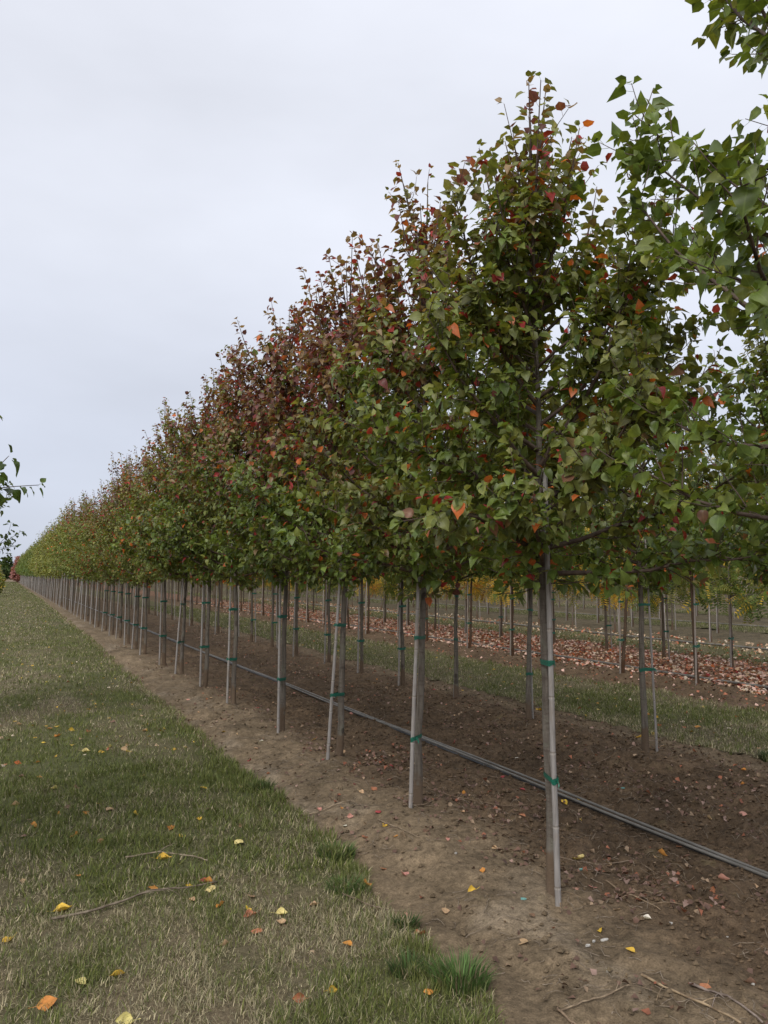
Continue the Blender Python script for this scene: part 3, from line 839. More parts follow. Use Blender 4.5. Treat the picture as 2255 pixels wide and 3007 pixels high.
# ------------------------------------------------------------------ third row: brown stems, crowns turning
def colours_plain(T, pal, wts):
    rng = T['rng']; n = len(T['A']); k = rng.choice(len(pal), n, p=np.array(wts) / sum(wts)); c = np.array(pal)[k]
    br = rng.normal(0, .12, T['B'].max() + 1)[T['B']][:, None]
    return c * np.clip(1 + br + rng.normal(0, .12, (n, 1)), .5, 1.6)
R3Y = [7.1, 8.57, 9.95, 11.85, 13.19, 14.75]
while R3Y[-1] < 46: R3Y.append(R3Y[-1] + rr_.uniform(1.5, 1.75))
V_R3 = []
for i in range(3):
    T = grow(400 + i, 4.2, 1.45, .9, nprim=34, dens=1.0, leaf=.075, lean=((.0, .14, -.04)[i], 0))
    V_R3.append(Variant(T, colours_plain(T, [GREEN, OLIVE, LIME, ORANGE, GOLD, CRIMSON * .7], [4, 4, 2, .5, .6, .25]), 2400)); V_R3[-1].T = T
for k, y in enumerate(R3Y):
    x = ROW_X[2] + rnd.uniform(-.1, .1); loc = (x, y, gz(x, y))
    lab = f'brown-stemmed tree on the {ORD[k]} third-row trunk from the photo edge' if k < 9 else 'brown-stemmed tree far along the third row beyond the grass'
    V_R3[1 if k == 2 else k % 2 * 2].place('shade_tree', loc, 0 if k < 4 else rnd.uniform(0, 6.28), (1, 1, rnd.uniform(.93, 1.05)), lab, 'tree', 'brown-stemmed trees in the third row', bark=(.62, .47, .38))
    if k < 16:
        sl = f'cane stake tied to the {ORD[k]} trunk from the photo edge in the third row' if k < 9 else 'cane stake far along the third row beyond the grass'
        far_stake(loc, 0 if k % 3 else 3, sl, 'stakes along the third row', (.95, .88, .82), 0 if k < 8 else 1)

# ------------------------------------------------------------------ fourth row and beyond: feathery yellow and green trees
def leaflet_templates():
    """a pinnate leaf: a bent stalk with pairs of narrow leaflets"""
    out = []
    for bend in (.3, .6):
        V, F, U = [], [], []
        for q in range(6):
            t = .25 + q * .22; z = -bend * (t * .55) ** 2
            for s in (-1, 1):
                i = len(V); V += [(0, t, z), (s * .25, t + .02, z - .03), (s * .40, t + .13, z - .1), (s * .2, t + .14, z - .02)]; U += [(0, 0)] * 4
                F += [(i, i + 1, i + 3), (i + 1, i + 2, i + 3)] if s > 0 else [(i, i + 3, i + 1), (i + 1, i + 3, i + 2)]
        out.append((np.array(V, float), np.array(F), np.array(U, float)))
    return out
T_PIN = leaflet_templates()
def feather(seed, pal, wts, n=1000, zb=1.1):
    T = grow(seed, 4.0, zb, 1.0, nprim=26, dens=.75, leaf=.15, droopy=.35, prof=.55, bare_top=False)
    T['K'] = T['K'] % 2
    v = Variant(T, colours_plain(T, pal, wts), n, sides=8, limbs=True, templ=T_PIN); v.T = T; return v
V_FY = [feather(500 + i, [GOLD, GOLD * .75, ORANGE, LIME, GREEN], [4, 2.5, .5, 3, 2], 1200, 1.1) for i in range(2)]
V_FG = [feather(510 + i, [GREEN, LIME, DARKGREEN, GOLD], [4, 2.5, 2, .4]) for i in range(2)]
R4Y = [8.1, 9.72, 11.28, 12.87, 14.6, 16.56]
while R4Y[-1] < 42: R4Y.append(R4Y[-1] + rr_.uniform(1.55, 1.8))
for k, y in enumerate(R4Y):
    x = ROW_X[3] + rnd.uniform(-.06, .06); loc = (x, y, gz(x, y))
    yel = k in (3, 5, 6, 9) or (k > 9 and rnd.random() < .35)
    v = rnd.choice(V_FY if yel else V_FG)
    w_ = 'golden feathery-leaved tree' if yel else 'green feathery-leaved tree'
    lab = f'{w_} on the {ORD[k]} trunk from the photo edge in the fourth row' if k < 9 else f'{w_} far along the fourth row over red leaf litter'
    v.place('feathery_tree', loc, rnd.uniform(0, 6.28), (1, 1, rnd.uniform(.95, 1.05)), lab, 'tree', 'feathery-leaved trees in the fourth row', bark=(1.05, 1.0, .98))
    if k < 12:
        sl = f'pale cane stake beside the {ORD[k]} trunk from the photo edge in the fourth row' if k < 9 else 'pale cane stake far along the fourth row'
        far_stake(loc, rnd.choice([0, 2]), sl, 'stakes along the fourth row', (1.05, 1.02, 1.0), 0 if k < 6 else 1)

V_FAR = []
for i, (pal, w) in enumerate([([OLIVE, GREEN, LIME], [3, 3, 2]), ([GOLD, ORANGE, LIME, BRONZE], [3, 1.5, 2, 1]), ([GREEN, DARKGREEN, OLIVE], [3, 2, 2])]):
    T = grow(600 + i, 4.1, 1.45, .95, nprim=28, leaf=.08)
    V_FAR.append(Variant(T, colours_plain(T, pal, w), 800, sides=6, limbs=False))
NAMES = ['fifth', 'sixth', 'seventh', 'eighth']
for r in range(4, 8):
    x0 = ROW_X[r]; y = x0 * .80
    while y < x0 * 1.9 + 14:
        x = x0 + rnd.uniform(-.05, .05)
        j = rnd.choice([0, 0, 1, 2]) if r < 6 else rnd.choice([0, 2])
        lab = f'{["olive", "golden", "green"][j]} crowned tree in the {NAMES[r - 4]} row seen between nearer trunks'
        loc = (x, y, gz(x, y))
        V_FAR[j].place('shade_tree', loc, rnd.uniform(0, 6.28), (1, 1, rnd.uniform(.93, 1.05)), lab, 'tree', f'trees in the {NAMES[r - 4]} row', bark=(1.05, 1.0, .98))
        if y < x0 * 1.6:
            far_stake(loc, rnd.choice([0, 2]), f'pale cane stake in the {NAMES[r - 4]} row seen between nearer trunks', f'stakes along the {NAMES[r - 4]} row', (1.05, 1.02, 1.0), 1)
        y += rnd.uniform(1.5, 1.8)

# the rows past those read as one mass
b = Buf(); rng = np.random.default_rng(77)
for x0 in FAR_ROW_X:
    for y in np.arange(x0 * .72, x0 * 1.7 + 30, 1.8):
        x = x0 + rng.normal(0, .05); y += rng.normal(0, .1)
        cb = rng.uniform(.8, 1.15)
        b.tube([(x, y, -.1), (x + rng.normal(0, .03), y, 2.2)], [.045, .03], 4, np.array([.27, .22, .18]) * cb, cap=False)
        pal = [OLIVE, GREEN, LIME * .8, BRONZE][rng.integers(0, 4)]
        n = 70
        t = rng.random(n) ** .8; rad = .95 * (1 - t) ** .5 * np.sqrt(rng.random(n)); az_ = rng.uniform(0, 6.28, n)
        ctr = np.stack([x + rad * np.cos(az_), y + rad * np.sin(az_), 1.4 + 2.7 * t], -1)
        a1 = rng.normal(0, 1, (n, 3)); a1 = norm(a1) * .17; a2 = norm(np.cross(a1, rng.normal(0, 1, (n, 3)))) * .14
        V = np.stack([ctr - a1, ctr + a2, ctr + a1, ctr - a2], 1).reshape(-1, 3)
        q = np.arange(n)[:, None] * 4
        b.add(V, np.concatenate([q + [0, 1, 2], q + [0, 2, 3]]), np.repeat(pal * rng.uniform(.6, 1.4, (n, 1)), 4, 0))
for x0 in ROW_X[1:] + FAR_ROW_X:
    y0_ = {5.25: 52, 9.0: 46, 11.1: 42, 15.35: 43, 17.75: 48, 21.7: 55, 24.2: 60}.get(x0, x0 * 1.7 + 30)
    for y in np.arange(y0_, 168, 2.4 if y0_ < 100 else 4):
        x = x0 + rng.normal(0, .05); cb = rng.uniform(.8, 1.1)
        b.tube([(x, y, -.1), (x, y, 2.0)], [.05, .04], 3, np.array([.20, .165, .13]) * cb, cap=False)
        n = 44; pal = [OLIVE, GREEN, LIME * .8, GREEN * .8][rng.integers(0, 4)]
        t = rng.random(n) ** .9; rad = 1.2 * (1 - t) ** .5 * np.sqrt(rng.random(n)); az_ = rng.uniform(0, 6.28, n)
        ctr = np.stack([x + rad * np.cos(az_), y + rad * np.sin(az_), 1.2 + 2.9 * t], -1)
        a1 = norm(rng.normal(0, 1, (n, 3))) * .3; a2 = norm(np.cross(a1, rng.normal(0, 1, (n, 3)))) * .24
        V = np.stack([ctr - a1, ctr + a2, ctr + a1, ctr - a2], 1).reshape(-1, 3); q = np.arange(n)[:, None] * 4
        b.add(V, np.concatenate([q + [0, 1, 2], q + [0, 2, 3]]), np.repeat(pal * rng.uniform(.6, 1.3, (n, 1)), 4, 0))
tag(link('distant_orchard', b.mesh('distant_orchard', M_FAR)), 'far nursery rows merging behind the nearer trunks', 'orchard', kind='stuff')

# ------------------------------------------------------------------ left row: only twigs of it reach into the frame
for k, (y, H_, R_) in enumerate([(4.55, 4.0, 1.13), (9.6, 3.8, 1.14)]):
    T = grow(700 + k, H_, 1.36, R_, nprim=84, dens=1.0, leaf=.060, prof=.34)
    near_tree('pear_tree', (-1.04, y, gz(-1.04, y)), T, colours(T, .04, .5, .2, .012, -.2),
              ['dark pear tree at the left border whose larger twigs poke in from beyond the grass', 'dark pear tree at the left border whose small low twigs show over the far grass'][k], 'tree', 'pear trees across the grass lane', n_leaf=200)

# ------------------------------------------------------------------ far end of the lane
def cone_tree(name, loc, H, R, zb, pal, wts, label, group, seed, n=900, leaf=.16):
    T = grow(seed, H, zb, R, nprim=40, dens=.9, leaf=leaf, prof=.85, bare_top=False)
    v = Variant(T, colours_plain(T, pal, wts), n, sides=6, limbs=False)
    return v.place(name, loc, 0, (1, 1, 1), label, 'tree', group)
for k in range(6):
    y = 146 + k * 3.2
    cone_tree('red_maple', (2.3 + .12 * (k % 2), y, -.05), 4.3 + .25 * (k % 3), .95, .5, [np.array([.26, .11, .095]), np.array([.19, .08, .07]), np.array([.30, .13, .07])], [4, 3, 1], 'small red autumn tree at the far end of the grass lane', 'red trees at the end of the lane', 800 + k, 700, .2)  # reds greyed and lightened: distance haze mixed into the leaf colour
for k, (x, y, H_) in enumerate([(1.25, 215, 6.6), (.35, 232, 5.8)]):
    cone_tree('conifer', (x, y, -.05), H_, 2.0, .3, [DARKGREEN * .55, DARKGREEN * .8], [2, 1], ['dark pointed conifer at the far end of the lane beside the red trees', 'lower dark conifer at the far left end of the lane'][k], 'conifers at the end of the lane', 820 + k, 900, .3)
for k, (x, y) in enumerate([(-.62, 62), (-.55, 71), (-.5, 82), (-.45, 96), (-.6, 112)]):
    cone_tree('yellow_shrub', (x, y, -.05), 2.4 + .12 * k, .8, .15, [LIME * .9, OLIVE, GOLD * .7, GREEN], [3, 3, 1, 2], 'yellow-green shrub along the far left side of the grass lane', 'shrubs along the lane', 840 + k, 900, .13)

# ------------------------------------------------------------------ irrigation hoses
def hose(x0, y0, y1, r, label, mat, seed, dx=0, z_up=.0):
    ys = axis_pts([(y0, 14, .25), (14, 40, 1), (40, y1 + 1, 4)]) if y0 < 14 else axis_pts([(y0, y1, 1)])
    xs = x0 + dx * (1 + .6 * np.sin(ys * .9 + seed)) + .05 * (fbm(ys, ys * 0 + 2, .18, 900, 3) - .5)
    zs = -.055 + r + z_up + .012 * np.sin(ys * 1.1 + seed) * 1.0
    zz = np.maximum(ground_z(xs, ys) + r * .75, zs)
    k = 9; zz = np.convolve(np.pad(zz, k // 2, 'edge'), np.ones(k) / k, 'valid') + .012
    b = Buf(); b.tube(np.stack([xs, ys, zz + z_up], -1), r, 9)
    tag(link('irrigation_hose', b.mesh('irrigation_hose', mat)), label, 'hose', 'irrigation hoses')
hose(3.806, 1.2, 60, .0092, 'grey irrigation hose on the soil behind the front trunks, nearer of the pair', M_HOSE, .3, -.008)
hose(3.832, 1.2, 60, .0092, 'grey irrigation hose on the soil behind the front trunks, farther of the pair', M_HOSE, 1.7, .010)
hose(3.819, 1.2, 60, .010, 'dark irrigation hose pressed under the pair of grey hoses', M_HOSE_DARK, 2.4, .0, -.016)
hose(9.85, 5, 50, .022, 'irrigation hose along the red leaf litter beyond the third row', M_HOSE, .5)
hose(14.62, 8, 50, .022, 'irrigation hose beyond the fourth row past the dry grass', M_HOSE, .9)
hose(20.75, 14, 60, .025, 'faint irrigation hose far beyond the sixth row', M_HOSE, .2)

# ------------------------------------------------------------------ grass blades
def blades(lane, y0, y1, dens, h, w, segs, seed, edge_fade=.0):
    rng = np.random.default_rng(seed)
    a, bb = LANES[lane]
    n = int((y1 - y0) * (bb - a + .1) * dens)
    y = rng.uniform(y0, y1, n); l, r = lane_edges(lane, y)
    x = l + (r - l) * rng.uniform(-.02, 1.035, n)
    keep = in_view(np.stack([x, y, np.zeros(n)], -1), 1.28)
    x, y = x[keep], y[keep]; n = len(x)
    clump = fbm(x, y, 9, 500 + lane, 3)
    keep = rng.random(n) < np.clip(.25 + 1.5 * (clump - .25), .12, 1)
    x, y, clump = x[keep], y[keep], clump[keep]; n = len(x)
    dry = turf_tint(x, y, lane)
    isdry = rng.random(n) < np.clip(.12 + .80 * dry, 0, .95)
    g = np.array([.126, .163, .048]) * (1 - rng.random((n, 1)) * .6) + np.array([.10, .09, .018]) * rng.random((n, 1))
    d = np.array([.52, .435, .27]) * rng.uniform(.35, 1.15, (n, 1)) + np.array([-.03, 0, 0]) * rng.random((n, 1))
    col = np.where(isdry[:, None], d, g)
    l2, r2 = lane_edges(lane, y)
    edge = np.minimum(x - l2, r2 - x)
    hh = h * rng.uniform(.35, 1.5, n) * (.65 + .9 * clump) * np.where(isdry, .75, 1) * (1 + .35 * np.exp(-(edge / .1) ** 2))
    az = rng.uniform(0, 2 * np.pi, n); fl = rng.uniform(.15, 1.25, n) * np.where(isdry, 1.35, 1)
    dr = np.stack([np.cos(az), np.sin(az), np.zeros(n)], -1); sd = np.stack([-np.sin(az + rng.normal(0, .8, n)), np.cos(az), np.zeros(n)], -1)
    z = ground_z(x, y) + .012
    B0 = np.stack([x, y, z], -1); ww = (w * rng.uniform(.6, 1.3, n))[:, None]
    up = np.array([0, 0, 1.])
    tip = B0 + dr * (hh * np.sin(np.clip(fl, 0, 1.45)))[:, None] + up * (hh * np.cos(np.clip(fl, 0, 1.45)))[:, None]
    if segs == 2:
        mid = B0 + (tip - B0) * .5 + up * (hh * .10)[:, None] + rng.normal(0, .0015, (n, 3))
        V = np.stack([B0 - sd * ww / 2, B0 + sd * ww / 2, mid + sd * ww * .4, mid - sd * ww * .4, tip], 1).reshape(-1, 3)
        q = np.arange(n)[:, None] * 5; F = np.concatenate([q + [0, 1, 2], q + [0, 2, 3], q + [3, 2, 4]]); m = 5
    else:
        V = np.stack([B0 - sd * ww / 2, B0 + sd * ww / 2, tip], 1).reshape(-1, 3); q = np.arange(n)[:, None] * 3; F = q + [0, 1, 2]; m = 3
    return V, F, np.repeat(col, m, 0)
def grass(lane, specs):
    b = Buf()
    for s in specs:
        V, F, c = blades(lane, *s); b.add(V, F, c)
    o = link('grass', b.mesh('grass', M_BLADE)); tag(o, kind='stuff'); return o
tag(grass(0, [(2.0, 4.2, 27000, .038, .0031, 2, 1), (4.2, 7, 13000, .044, .005, 2, 2), (7, 12, 4500, .045, .008, 1, 3), (12, 25, 1500, .048, .014, 1, 4), (25, 70, 300, .05, .03, 1, 5), (70, 160, 60, .06, .07, 1, 6)]), 'short mixed green and straw grass of the near lane', 'grass')
tag(grass(1, [(4, 9, 7500, .042, .006, 2, 11), (9, 16, 3000, .045, .010, 1, 12), (16, 40, 700, .055, .02, 1, 13)]), 'green grass strip behind the second row', 'grass')
for i, q in ((2, 21), (3, 31), (4, 41), (5, 51)):
    tag(grass(i, [(9 + 3 * (i - 2), 30, 900, .06, .014, 1, q), (30, 70, 200, .06, .03, 1, q + 1)]), 'dry grass strip between the far rows', 'grass')

def tuft(x, y, r, h, n, label, seed, green=1.0):
    rng = np.random.default_rng(seed); b = Buf(); z0 = gz(x, y)
    for _ in range(n):
        a = rng.uniform(0, 6.28); q = r * math.sqrt(rng.random()) * .55; px, py = q * math.cos(a), q * math.sin(a)
        hh = h * rng.uniform(.5, 1.15); out = np.array([math.cos(a), math.sin(a), 0]) * rng.uniform(.15, .75) * hh + rng.normal(0, .006, 3)
        B0 = np.array([px, py, -.01]); mid = B0 + out * .35 + np.array([0, 0, hh * .6]); tip = B0 + out + np.array([0, 0, hh * .9])
        s = np.array([-math.sin(a + rng.normal(0, 1)), math.cos(a), 0]) * .0022
        c = np.array([.075, .130, .035]) * rng.uniform(.55, 1.35) * green if rng.random() > .18 else np.array([.26, .21, .12]) * rng.uniform(.6, 1.1)
        b.add([B0 - s, B0 + s, mid + s * .8, mid - s * .8, tip], [(0, 1, 2), (0, 2, 3), (3, 2, 4)], c)
    o = link('grass_tuft', b.mesh('grass_tuft', M_BLADE)); o.location = (x, y, z0); tag(o, label, 'grass tuft', 'tufts along the grass edge')
tuft(1.70, 2.86, .19, .105, 800, 'big bright green grass tuft on the soil edge, nearest of the tufts', 1, 1.35)
tuft(1.76, 3.44, .10, .075, 330, 'small dark grass tuft at the soil edge beside a tan leaf', 2, .65)
tuft(1.80, 4.42, .18, .085, 600, 'dense dark green tuft jutting into the soil level with the second stake', 3, 1.1)
tuft(1.66, 3.95, .17, .075, 420, 'ragged green tuft just inside the grass edge', 4, 1.2)
tuft(1.55, 3.02, .13, .09, 380, 'low olive tuft left of the big bright tuft', 5, .85)
tuft(1.82, 5.95, .15, .10, 420, 'dark tuft on the grass edge level with the third stake', 6, .8)
tuft(6.1, 5.0, .13, .09, 300, 'dark weedy tuft on the border of the grass behind the second row', 7, .6)

# ------------------------------------------------------------------ soil crumbs and shredded litter
def in_soil(x): return ((x > 1.86) & (x < 5.95)) | ((x > 8.1) & (x < 12.3))
rng = np.random.default_rng(5)
b = Buf()
ico_v = norm(np.array([(0, 0, 1), (1, 0, .1), (.2, 1, 0), (-1, .3, -.1), (-.2, -1, .1), (0, 0, -1)], float))
ico_f = np.array([(0, 1, 2), (0, 2, 3), (0, 3, 4), (0, 4, 1), (5, 2, 1), (5, 3, 2), (5, 4, 3), (5, 1, 4)])
n = 34000
x = rng.uniform(1.9, 5.9, n); y = 2.0 + 9 * rng.random(n) ** 1.6
k = in_view(np.stack([x, y, x * 0], -1), 1.2) & (rng.random(n) < .25 + .75 * smooth(2.6, 3.2, x) * (1 - .6 * smooth(5.2, 5.6, x)))
x, y = x[k], y[k]; n = len(x)
s = .0035 + .016 * rng.random(n) ** 3.4
z = ground_z(x, y)
ff = smooth(2.4, 3.0, x)[:, None]
col = (crust * .95 * (1 - ff) + dark * 1.15 * ff) * rng.uniform(.7, 1.25, (n, 1))
W = ico_v[None] * s[:, None, None] * rng.uniform(.6, 1.35, (n, 6, 3)) * np.array([1, 1, .75]) + np.stack([x, y, z + s * .3], -1)[:, None]
b.add(W.reshape(-1, 3), (ico_f[None] + (np.arange(n) * 6)[:, None, None]).reshape(-1, 3), np.repeat(col, 6, 0))
tag(link('soil_crumbs', b.mesh('soil_crumbs', M_SOIL, shade=False)), 'crumbs of loose soil on the bare strip', 'soil', kind='stuff')

def litter(name, n, xr, yr, size, pal, wts, label, seed, flat=.35, ypow=1.6, mask=None):
    rng = np.random.default_rng(seed)
    x = rng.uniform(*xr, n); y = yr[0] + (yr[1] - yr[0]) * rng.random(n) ** ypow
    k = in_view(np.stack([x, y, x * 0], -1), 1.2)
    if mask is not None: k &= mask(x, y, rng)
    x, y = x[k], y[k]; n = len(x)
    az = rng.uniform(0, 6.28, n)
    nz = norm(np.stack([rng.normal(0, flat, n), rng.normal(0, flat, n), np.ones(n)], -1)); ax0 = np.stack([np.cos(az), np.sin(az), 0 * az], -1)
    ax = norm(ax0 - nz * np.sum(ax0 * nz, 1)[:, None]); R = np.stack([np.cross(ax, nz), ax, nz], -1)
    S = size * rng.uniform(.5, 1.25, n); A = np.stack([x, y, ground_z(x, y) + .006 + .1 * S], -1) - ax * S[:, None]
    c = np.array(pal)[rng.choice(len(pal), n, p=np.array(wts) / sum(wts))] * rng.uniform(.7, 1.2, (n, 1))
    me = leaves_mesh(name, A, R, S, rng.integers(0, 6, n), c, T_COARSE, M_LITTER)
    return tag(link(name, me), label, 'leaf litter', kind='stuff')
PINK = np.array([.70, .46, .37]); TANL = np.array([.56, .39, .25]); RUST = np.array([.36, .13, .07]); DULL = np.array([.15, .085, .06]); PALE = np.array([.66, .54, .42]); YELL = np.array([.58, .36, .05])
litter('leaf_litter', 25000, (9.2, 12.6), (6.5, 44), .075, [PINK * .95, TANL, RUST * 1.4, ORANGE * .8, DULL, PALE, CRIMSON], [6, 3, 3, 1.2, 1, 2.2, .6], 'thick pink and rust leaf litter between the third and fourth rows', 1, .28, 1.5,
       lambda x, y, r: r.random(len(x)) < .25 + .75 * smooth(9.3, 9.8, x + .3 * (fbm(x, y, 1.5, 3) - .5)) * (1 - .55 * smooth(11.6, 12.5, x)))
litter('leaf_litter', 3800, (12.4, 16), (9, 50), .075, [TANL, RUST * 1.3, PALE, ORANGE * .7], [4, 3, 2, 1.5], 'scattered orange-tan leaves on the dry strip past the fourth row', 2, .4, 1.4)
litter('leaf_litter', 2600, (4.3, 6.0), (4.2, 26), .034, [DULL, DULL * .7, TANL * .6, PINK * .5, RUST], [5, 3, 2, 1.5, 1], 'brown shredded leaves along the foot of the second row', 3, .5, 1.3)
litter('leaf_litter', 7500, (1.9, 4.9), (2.0, 20), .030, [DULL, DULL * .7, TANL * .5, PINK * .4, RUST * .7], [5, 3, 2, 1.2, .8], 'dull shredded leaf bits on the soil of the front row', 4, .5, 1.5,
       lambda x, y, r: r.random(len(x)) < .10 + .9 * smooth(.46, .6, fbm(x, y, 1.8, 333, 3)) * (.4 + .6 * smooth(2.2, 2.9, x)))
litter('leaf_litter', 1500, (2.55, 3.5), (2.9, 7.5), .036, [DULL, DULL * .7, TANL * .5, PINK * .38, RUST * .8], [5, 3, 2, 2, 2], 'drift of brown leaves between the front trunks and the hoses', 10, .5, 1.2,
       lambda x, y, r: r.random(len(x)) < smooth(.45, .6, fbm(x, y, 2.6, 71, 3)))
litter('leaf_litter', 1800, (8.1, 9.4), (6.5, 40), .05, [DULL, RUST, PINK, DULL * .6], [4, 2, 2, 2], 'dark red-brown litter under the third row', 6, .5, 1.4)
litter('leaf_litter', 700, (-.4, 1.9), (7.5, 60), .055, [YELL, TANL, PALE, ORANGE * .8], [4, 2, 2, 1], 'yellow leaves dotted over the far grass lane', 7, .4, 1.4)
litter('leaf_litter', 420, (-.4, 1.75), (2.3, 8), .03, [DULL, DULL * .6, TANL * .8, RUST * .7], [4, 3, 2, 1], 'brown leaf crumbs caught in the near grass', 9, .5, 1.2)
litter('leaf_litter', 320, (6.05, 8.0), (6, 30), .055, [YELL, TANL, PALE, ORANGE * .8], [3, 2, 2, 2], 'fallen leaves dotted over the grass strip behind the second row', 8, .4, 1.3)

# ------------------------------------------------------------------ single fallen leaves
def dry_template(curl, cup, twist, width, seed):
    rng = np.random.default_rng(seed)
    ts = np.linspace(0, 1, 6); ws = np.array([.05, .33, .45, .40, .22, .02]) * width
    V, U = [], []
    for k, (t, w) in enumerate(zip(ts, ws)):
        a = curl * (t - .35); yc = math.sin(a) / (curl + 1e-6) if abs(curl) > .05 else t - .35; zc = (1 - math.cos(a)) / (curl + 1e-6) if abs(curl) > .05 else 0
        for j, s in enumerate((-1, -.5, 0, .5, 1)):
            lift = cup * (s * w) ** 2 * 2.2 + twist * s * w * (t - .4) + rng.normal(0, .014) * abs(s)
            V.append((s * w * (1 - .18 * cup * abs(s)), yc + rng.normal(0, .012) * abs(s), zc + lift)); U.append((s * w * 2, t))
    F = []
    for k in range(5):
        for j in range(4):
            a = k * 5 + j; F += [(a, a + 1, a + 6), (a, a + 6, a + 5)]
    m = len(V); b0 = V[2]
    V += [(b0[0] - .014, b0[1], b0[2]), (b0[0] + .014, b0[1], b0[2]), (b0[0] + .05 + .014, b0[1] - .38, b0[2] + .10), (b0[0] + .05 - .014, b0[1] - .38, b0[2] + .10)]; U += [(0, 0)] * 4
    F += [(m, m + 1, m + 2), (m, m + 2, m + 3)]
    V = np.array(V); V[:, 2] -= np.percentile(V[:, 2], 12)
    return tri_mesh('fallen_leaf', V, np.array(F), M_DRY, uv=np.array(U))
DRY = {'flat': [dry_template(.3, .25, .1, 1.0, 1), dry_template(.5, .1, .3, 1.1, 2), dry_template(-.5, .3, .0, 1.0, 3)],
       'curled': [dry_template(1.2, .5, .4, 1.0, 4), dry_template(.8, .8, .6, .95, 5), dry_template(-1.2, -.4, .5, 1.0, 6)],
       'folded': [dry_template(.6, 1.0, .4, .9, 7), dry_template(.9, .8, .7, 1.0, 8)]}
LC = {'yellow': (.62, .40, .05), 'pale yellow': (.66, .55, .22), 'orange': (.55, .23, .05), 'tan': (.45, .29, .17), 'pink': (.48, .23, .18), 'red': (.30, .045, .05), 'brown': (.17, .095, .06), 'rust': (.36, .14, .07), 'whitish': (.66, .60, .52)}
used_labels = {}
def fallen(x, y, colour, shape, size, label, group, rot=None, tiltx=0):
    r = random.Random(hash((round(x, 3), round(y, 3))) & 0xffff)
    o = bpy.data.objects.new('fallen_leaf', r.choice(DRY[shape])); COL.objects.link(o)
    on_grass = x < 1.8 or 6.05 < x < 8.0
    o.location = (x, y, gz(x, y) + (.026 if on_grass else .004)); size *= .88; o.scale = (size, size, size)
    o.rotation_euler = (r.uniform(-.3, .3) + tiltx, r.choice([-1, 1]) * (r.uniform(.45, .95) if shape == 'folded' else r.uniform(0, .3)), r.uniform(0, 6.28) if rot is None else rot)
    v = r.uniform(.85, 1.15); c_ = LC[colour]; o.color = (c_[0] * v, c_[1] * v * r.uniform(.94, 1.06), c_[2] * v, 1)
    tag(o, label, 'fallen leaf', group)
    used_labels[label] = used_labels.get(label, 0) + 1
SEEN = []
def px(u, v, z=0.0):
    """a point on the ground along the sight line that was measured in the photograph"""
    d = FW + RT * (u - 829.5) / 1726 + UPV * (1106 - v) / 1726
    t = (z - EYE) / d[2]; return d[0] * t, d[1] * t
